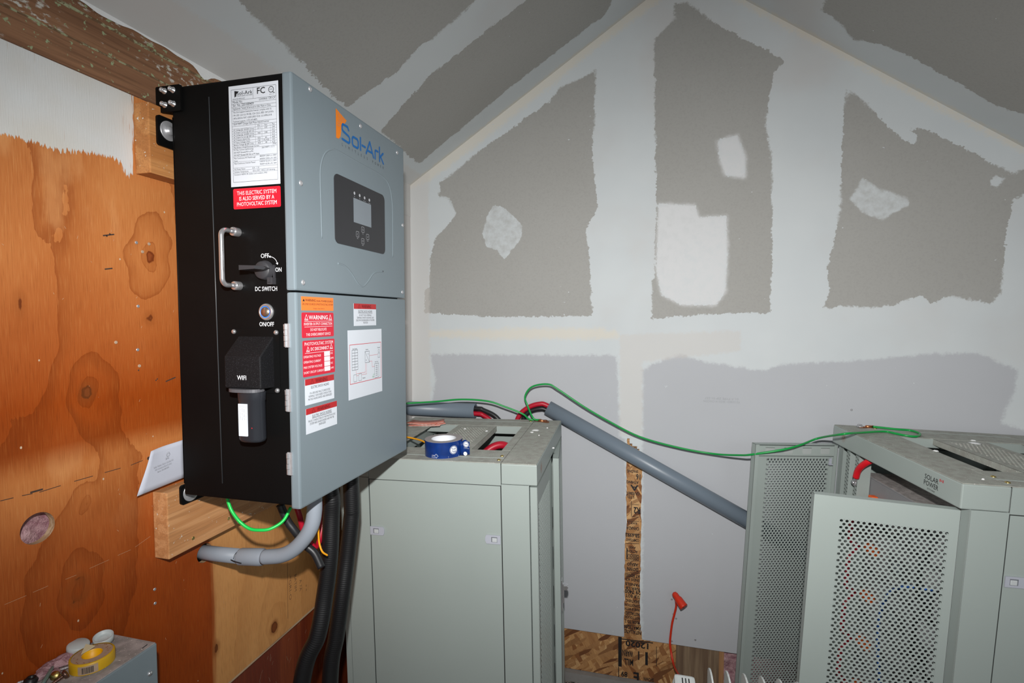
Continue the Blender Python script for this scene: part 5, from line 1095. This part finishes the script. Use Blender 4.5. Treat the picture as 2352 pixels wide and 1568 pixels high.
# ------------------------------------------------------------------ long green ground wire
gw = empty('ground_wire', LY(1470, 1003, 1.99), 'long green ground wire strung from left cabinet to right cabinet', 'wire')
g1 = [(905,929,1.86),(935,926,1.90),(1000,922,1.93),(1060,917,1.94),(1120,921,1.95),(1160,934,1.96),(1200,950,1.97)]
P = [LY(*p) for p in g1]+[M1 @ V((-.125, .572, .008)), M1 @ V((-.100, .575, .006))]; mb = MB(); mb.tube(P, .0036, 12); mb.build('wire_run', m_green, gw)
lugA = M1 @ V((-.078, .578, .004))
g2 = [(1212,932,1.99),(1206,910,1.99),(1222,888,1.99),(1258,882,1.985),(1282,894,1.985),(1340,933,1.99),(1400,968,2.0),(1470,1003,2.01),(1560,1028,2.02),(1640,1042,2.01),(1700,1045,1.93),(1730,1043,1.885),(1800,1032,1.87),(1840,1021,1.90),(1880,1006,1.95)]
P = [M1 @ V((-.080, .570, .006)), M1 @ V((-.105, .560, .014))]+[LY(*p) for p in g2]
def c2z(px, py, z=.005): return M2 @ cpl(M2, px, py, 2, z)
P += [c2z(1936, 996.5, .012), c2z(1980, 993, .008)]+[c2z(*p) for p in ((2030,990.5),(2056,995),(2081,1000),(2105,1002),(2113,997),(2108,993),(2090,988),(2060,985.5),(2028,982),(2005,979.5))]
mb = MB(); mb.tube(P, .0036, 12, sub=6); mb.build('wire_run', m_green, gw)
for base, dr in ((M1 @ V((-.098, .574, .0045)), M1.to_3x3() @ V((1, .1, 0))), (M1 @ V((-.085, .566, .0045)), M1.to_3x3() @ V((.7, -.25, 0))), (c2z(2003, 979.5, .004), c2z(1970, 979, .004)-c2z(2003, 979.5, .004))):
    dr = V(dr).normalized(); mb = MB(); mb.tube([base-dr*.004, base+dr*.022], .0046, 12, spline=False); n_ = V((0, 0, 1)); sd = n_.cross(dr); e = base+dr*.022
    mb.prism([e-sd*.005-n_*.003, e+dr*.004-sd*.008-n_*.003, e+dr*.018-sd*.008-n_*.003, e+dr*.024-n_*.003, e+dr*.018+sd*.008-n_*.003, e+dr*.004+sd*.008-n_*.003, e+sd*.005-n_*.003], n_*.003); mb.build('copper_lug', m_copper, gw)
mb = MB(); b_ = c2z(1975, 979, .004); mb.lathe(b_, (0, 0, 1), [(.011, 0), (.011, .002), (.007, .002), (.007, .007), (0, .007)], 6); mb.build('lug_bolt', m_steel, gw)

# ------------------------------------------------------------------ orange cord and plug
oc = empty('extension_cord', LY(1555, 1370, 2.07), 'orange extension cord hooked on the white wall above the radiator', 'cord')
P = [LY(*p) for p in ((1552,1376,2.06),(1553,1392,2.07),(1549,1410,2.075),(1544,1430,2.078),(1540.5,1456,2.08),(1539,1478,2.08),(1542.5,1503,2.07),(1548,1528,2.03),(1558,1548,1.9),(1566,1560,1.75),(1575,1600,1.52),(1590,1750,1.42))]
mb = MB(); mb.tube(P, .0042, 12); mb.build('cord_run', m_orangec, oc)
a = LY(1551, 1366, 2.05); b = LY(1571, 1394, 2.02); mb = MB(); mb.lathe(a, b-a, [(0, -.012), (.009, -.008), (.012, 0), (.012, .012), (.015, .018), (.016, (b-a).length-.004), (.0165, (b-a).length), (0, (b-a).length)], 24); pg = mb.build('plug_body', m_orangec, oc)
d = (b-a).normalized(); s1 = d.orthogonal().normalized(); s2 = d.cross(s1)
for u, v in ((.006, .004), (-.006, .004), (0, -.007)): mb = MB(); mb.cyl(b+s1*u+s2*v, d, .0022, .0006, 10); mb.build('socket_hole', m_blk_hole, pg)
# ------------------------------------------------------------------ radiator
rd = empty('oil_radiator', (.3, 1.36, -1.53), 'white oil-filled radiator with rounded fins below the wall cord', 'heater')
ztop = -.846
for k in range(7):
    x = .139+k*.0385+.028; y0, y1 = 1.19, 1.31; n = 12; prof = [(y0, -1.44)]+[((y0+y1)/2-(y1-y0)/2*math.cos(math.pi*i/n), ztop-.045+.045*math.sin(math.pi*i/n)**.7) for i in range(n+1)]+[(y1, -1.44)]
    mb = MB()
    P0 = [V((x, a, b)) for a, b in prof]; mb.prism(P0, (.004, 0, 0)); c_ = V((x+.002, (y0+y1)/2, -1.15))
    mb.prism([c_+(p-c_)*.86+V((-.009, 0, 0)) for p in P0], (.018, 0, 0)); mb.build('fin', m_radi, rd)
mb = MB(); mb.box((.083, 1.175, -1.43), (.139, 1.31, -.903), .012); cb = mb.build('control_housing', m_radi, rd)
mb = MB(); mb.box((.086, 1.19, -.905), (.136, 1.29, -.880), .008); mb.build('control_cap', m_radi, rd)
for k in range(3): mb = MB(); mb.box((.104+k*.0075, 1.20, -.90), (.1065+k*.0075, 1.275, -.8793)); mb.build('vent_slot', m_blk_hole, rd)
for x in (.15, .385):
    mb = MB(); mb.box((x, 1.165, -1.47), (x+.03, 1.335, -1.44), .004); mb.build('foot_bar', m_blackplastic, rd)
    for y in (1.175, 1.325): mb = MB(); mb.cyl((x+.005, y, -1.505), (1, 0, 0), .025, .02, 18, .003); mb.build('caster', m_blackplastic, rd)

# ------------------------------------------------------------------ metal box on the plywood, with odds and ends
ZB_ = -.606; bx = empty('junction_box', (-.93, .55, ZB_-.2), 'blue-grey metal box fixed to the plywood, cluttered on top', 'electrical box')
mb = MB(); mb.box((XW+.0008, .38, ZB_-.35), (-.868, .738, ZB_-.0015), .002); mb.build('enclosure', m_boxm, bx)
mb = MB(); mb.box((XW+.001, .381, ZB_-.0015), (-.870, .737, ZB_), .0005); mb.build('dusty_top', m_boxtop, bx)
mb = MB(); mb.box((-.8685, .715, ZB_-.075), (-.8675, .735, ZB_-.0)); 
p = LX(344, 1546, -.868); mb = MB(); mb.lathe(p, (1, 0, 0), [(.0048, 0), (.0044, .002), (.0025, .0035), (0, .004)], 14); mb.build('cover_screw', m_chrome, bx)
mb = MB(); a = LZ(327, 1488, ZB_+.0004); b = LZ(338, 1480, ZB_+.0004); mb.tube([a, b], .0008, 6, spline=False); mb.build('slot', m_ink, bx)
# mustard tape roll
yt = V((-.9215, .6625, ZB_+.0006)); R0, RI, HH = .0318, .0135, .0185
yr = empty('thread_tape', yt, 'round mustard-yellow tape roll with barcode on the metal box', 'tape')
mb = MB(); mb.lathe(yt, (0, 0, 1), [(R0, 0), (R0, HH-.002), (R0-.0015, HH), (R0-.003, HH)], 48); mb.lathe(yt, (0, 0, 1), [(R0, 0), (RI, 0)], 48); mb.build('rim', m_yel, yr)
mb = MB(); mb.lathe(yt, (0, 0, 1), [(R0-.003, HH-.0008), (RI+.001, HH-.0008)], 48); fc = mb.build('printed_face', m_rim, yr)
mb = MB(); mb.lathe(yt, (0, 0, 1), [(RI+.0012, HH-.0004), (RI, HH-.002), (RI, .003), (0, .003)], 36); mb.build('spool_core', m_yelin, yr)
mb = MB()
for k in range(26):
    a = .3*k+random.uniform(-.1, .1); r = random.uniform(RI+.005, R0-.006); c = yt+V((r*math.cos(a), r*math.sin(a), HH-.0004)); mb.add([c, c+V((.003*math.cos(a+1), .003*math.sin(a+1), 0)), c+V((.003*math.cos(a+1)+.0006, .003*math.sin(a+1)+.0008, 0)), c+V((.0006, .0008, 0))], [(0, 1, 2, 3)])
mb.build('face_print', m_inkbrown, fc)
af2 = math.atan2(-yt.y, -yt.x)
def yc(u, v, h): a = af2-.15+u/R0; return yt+V((math.cos(a)*(R0+h), math.sin(a)*(R0+h), v))
mb = MB(); vs = []; 
for i in range(9): u = -.016+i*.0035; vs += [yc(u, .0015, .0004), yc(u, .0155, .0004)]
mb.add(vs, [(2*i, 2*i+1, 2*i+3, 2*i+2) for i in range(8)], True); bc = mb.build('barcode_label', m_rim, yr)
mb = MB(); u = -.010
while u < .006:
    w_ = random.choice((.0004, .0006, .0009)); mb.add([yc(u, .003, .0007), yc(u+w_, .003, .0007), yc(u+w_, .0135, .0007), yc(u, .0135, .0007)], [(0, 1, 2, 3)]); u += w_+random.choice((.0004, .0006))
mb.build('barcode_bars', m_ink, bc)
# caps
for (px, py, r, h, tl, lb) in ((178, 1490, .0165, .016, (.2, .0, 1), 'pale grey ribbed plastic cap left of the mustard tape roll'), (238, 1466, .0155, .012, (.15, -.15, 1), 'pale grey open plastic cap behind the mustard tape roll')):
    p = LZ(px, py+6, ZB_+.004); ax = V(tl).normalized(); cp = empty('plastic_cap', p, lb, 'cap', 'plastic caps on the metal box')
    mb = MB(); n = 36
    prof = [(r*.92, 0), (r, .001), (r, h), (r-.0015, h), (r-.0015, h*.35), (0, h*.35)] if 'open' in lb else [(0, 0), (r*.9, 0), (r*.9, .004), (r, .0045), (r, h-.002), (r-.002, h), (0, h)]
    mb.lathe(p, ax, prof, n); mb.build('shell', m_capp, cp)
    mb = MB(); mb.lathe(p, ax, [(r*.93, .0032), (r*.96, .0040), (r*.93, .0048)], n) if 'ribbed' in lb else mb.lathe(p, ax, [(r-.0016, h*.36), (r*.5, h*.37)], n); mb.build('seal_ring', m_blackplastic if 'ribbed' in lb else m_capp, cp)
# scrap of cream card, insulation tufts
mb = MB(); q = [LZ(186, 1503, ZB_+.0195), LZ(197, 1479, ZB_+.0205), LZ(219, 1483, ZB_+.0200), LZ(204, 1493, ZB_+.0192)]; mb.add(q, [(0, 1, 2, 3)]); o = mb.build('card_scrap', m_cream); o.modifiers.new('s', 'SOLIDIFY').thickness = .0006; tag(origin(o, q[0]), 'cream card scrap tucked between grey cap and mustard roll', 'scrap')
for px, py, r, tl_ in ((143, 1519, .012, 'largest pink insulation tuft, beside the left grey cap'), (112, 1533, .011, 'pink insulation tuft against the plywood behind the teal bit'), (160, 1517, .007, 'small pink tuft touching the mustard tape roll'), (95, 1550, .009, 'pink insulation tuft under the threaded rod near the grommet'), (125, 1545, .006, 'smallest pink tuft beside the yellow zinc screw')):
    p = LZ(px, py+4, ZB_+.002); bm = bmesh.new(); bmesh.ops.create_icosphere(bm, subdivisions=3, radius=1)
    for v in bm.verts: n = v.co.copy(); k = 1+.5*(float(vn(np.array(n.x*3+px), np.array(n.y*3+n.z*2)))-.5); v.co = V((n.x*r*1.2*k, n.y*r*1.5*k, max(-.002, n.z*r*.75*k)))
    me = bpy.data.meshes.new('insulation_tuft'); bm.to_mesh(me); bm.free(); me.materials.append(m_pink); o = bpy.data.objects.new('insulation_tuft', me); COL.objects.link(o); o.location = p+V((0, 0, .003))
    tag(o, tl_, 'insulation', 'pink tufts on the metal box')
# long threaded anchor, blue pen, screws
P = [LZ(185, 1523, ZB_+.006), LZ(40, 1568, ZB_+.005)]; a, b = P; b = a+(b-a)*1.5
mb = MB(); mb.tube([a+(b-a)*i/160 for i in range(161)], .002, 8, spline=False, rfun=lambda t, L: .0016+.0006*(math.sin(L*2*math.pi/.0025) > 0)); o = tag(origin(mb.build('threaded_rod', m_steel), (a+b)/2), 'long thin threaded rod lying across the clutter on the metal box', 'rod')
a, b = LZ(123, 1528, ZB_+.010), LZ(97, 1572, ZB_+.006); d = (b-a).normalized(); L = (b-a).length*1.6; mb = MB(); mb.lathe(a, d, [(0, 0), (.0018, .003), (.0030, .010), (.0030, L), (0, L)], 16); tag(origin(mb.build('marker_pen', plain('teal_metal', (.25, .38, .36), .35, .6)), a), 'pale teal pencil-like bit pointing over the threaded rod', 'drill bit')
def screw(p, ax, L, r, m_, lb):
    ax = V(ax).normalized(); o = empty('machine_screw', p, lb, 'screw', 'screws on the metal box')
    mb = MB(); mb.lathe(p, ax, [(0, .0008), (r*.9, 0), (r, -.002), (r*.8, -.005), (.003, -.006)], 20); mb.build('head', m_, o)
    mb = MB(); mb.tube([V(p)-ax*(.006+L*i/60) for i in range(61)], .0025, 10, spline=False, rfun=lambda t, q: .0025+.0004*(math.sin(q*2*math.pi/.0018) > 0)); mb.build('shank', m_, o)
screw(LZ(154, 1545, ZB_+.0105), (.25, .45, .25), .030, .0075, plain('bronze_screw', (.22, .13, .10), .3, .9), 'bronze screw lying nearest the mustard roll')
screw(LZ(124, 1551, ZB_+.008), (.2, -.5, .4), .012, .0072, m_brass, 'yellow zinc screw beside the threaded rod')
p = LZ(70, 1566, ZB_+.006); mb = MB(); mb.lathe(p, (.2, .1, 1), [(.004, 0), (.009, 0), (.0095, .004), (.007, .005), (.0065, .008), (.004, .008), (.004, 0)], 20); tag(origin(mb.build('rubber_grommet', m_rubber), p), 'black rubber grommet at the near end of the metal box', 'grommet')

# ------------------------------------------------------------------ lift the whole scene so the floor is at zero
for o in bpy.data.objects:
    if o.parent is None:
        m = o.matrix_basis.copy(); m.translation.z += Z0; o.matrix_basis = m
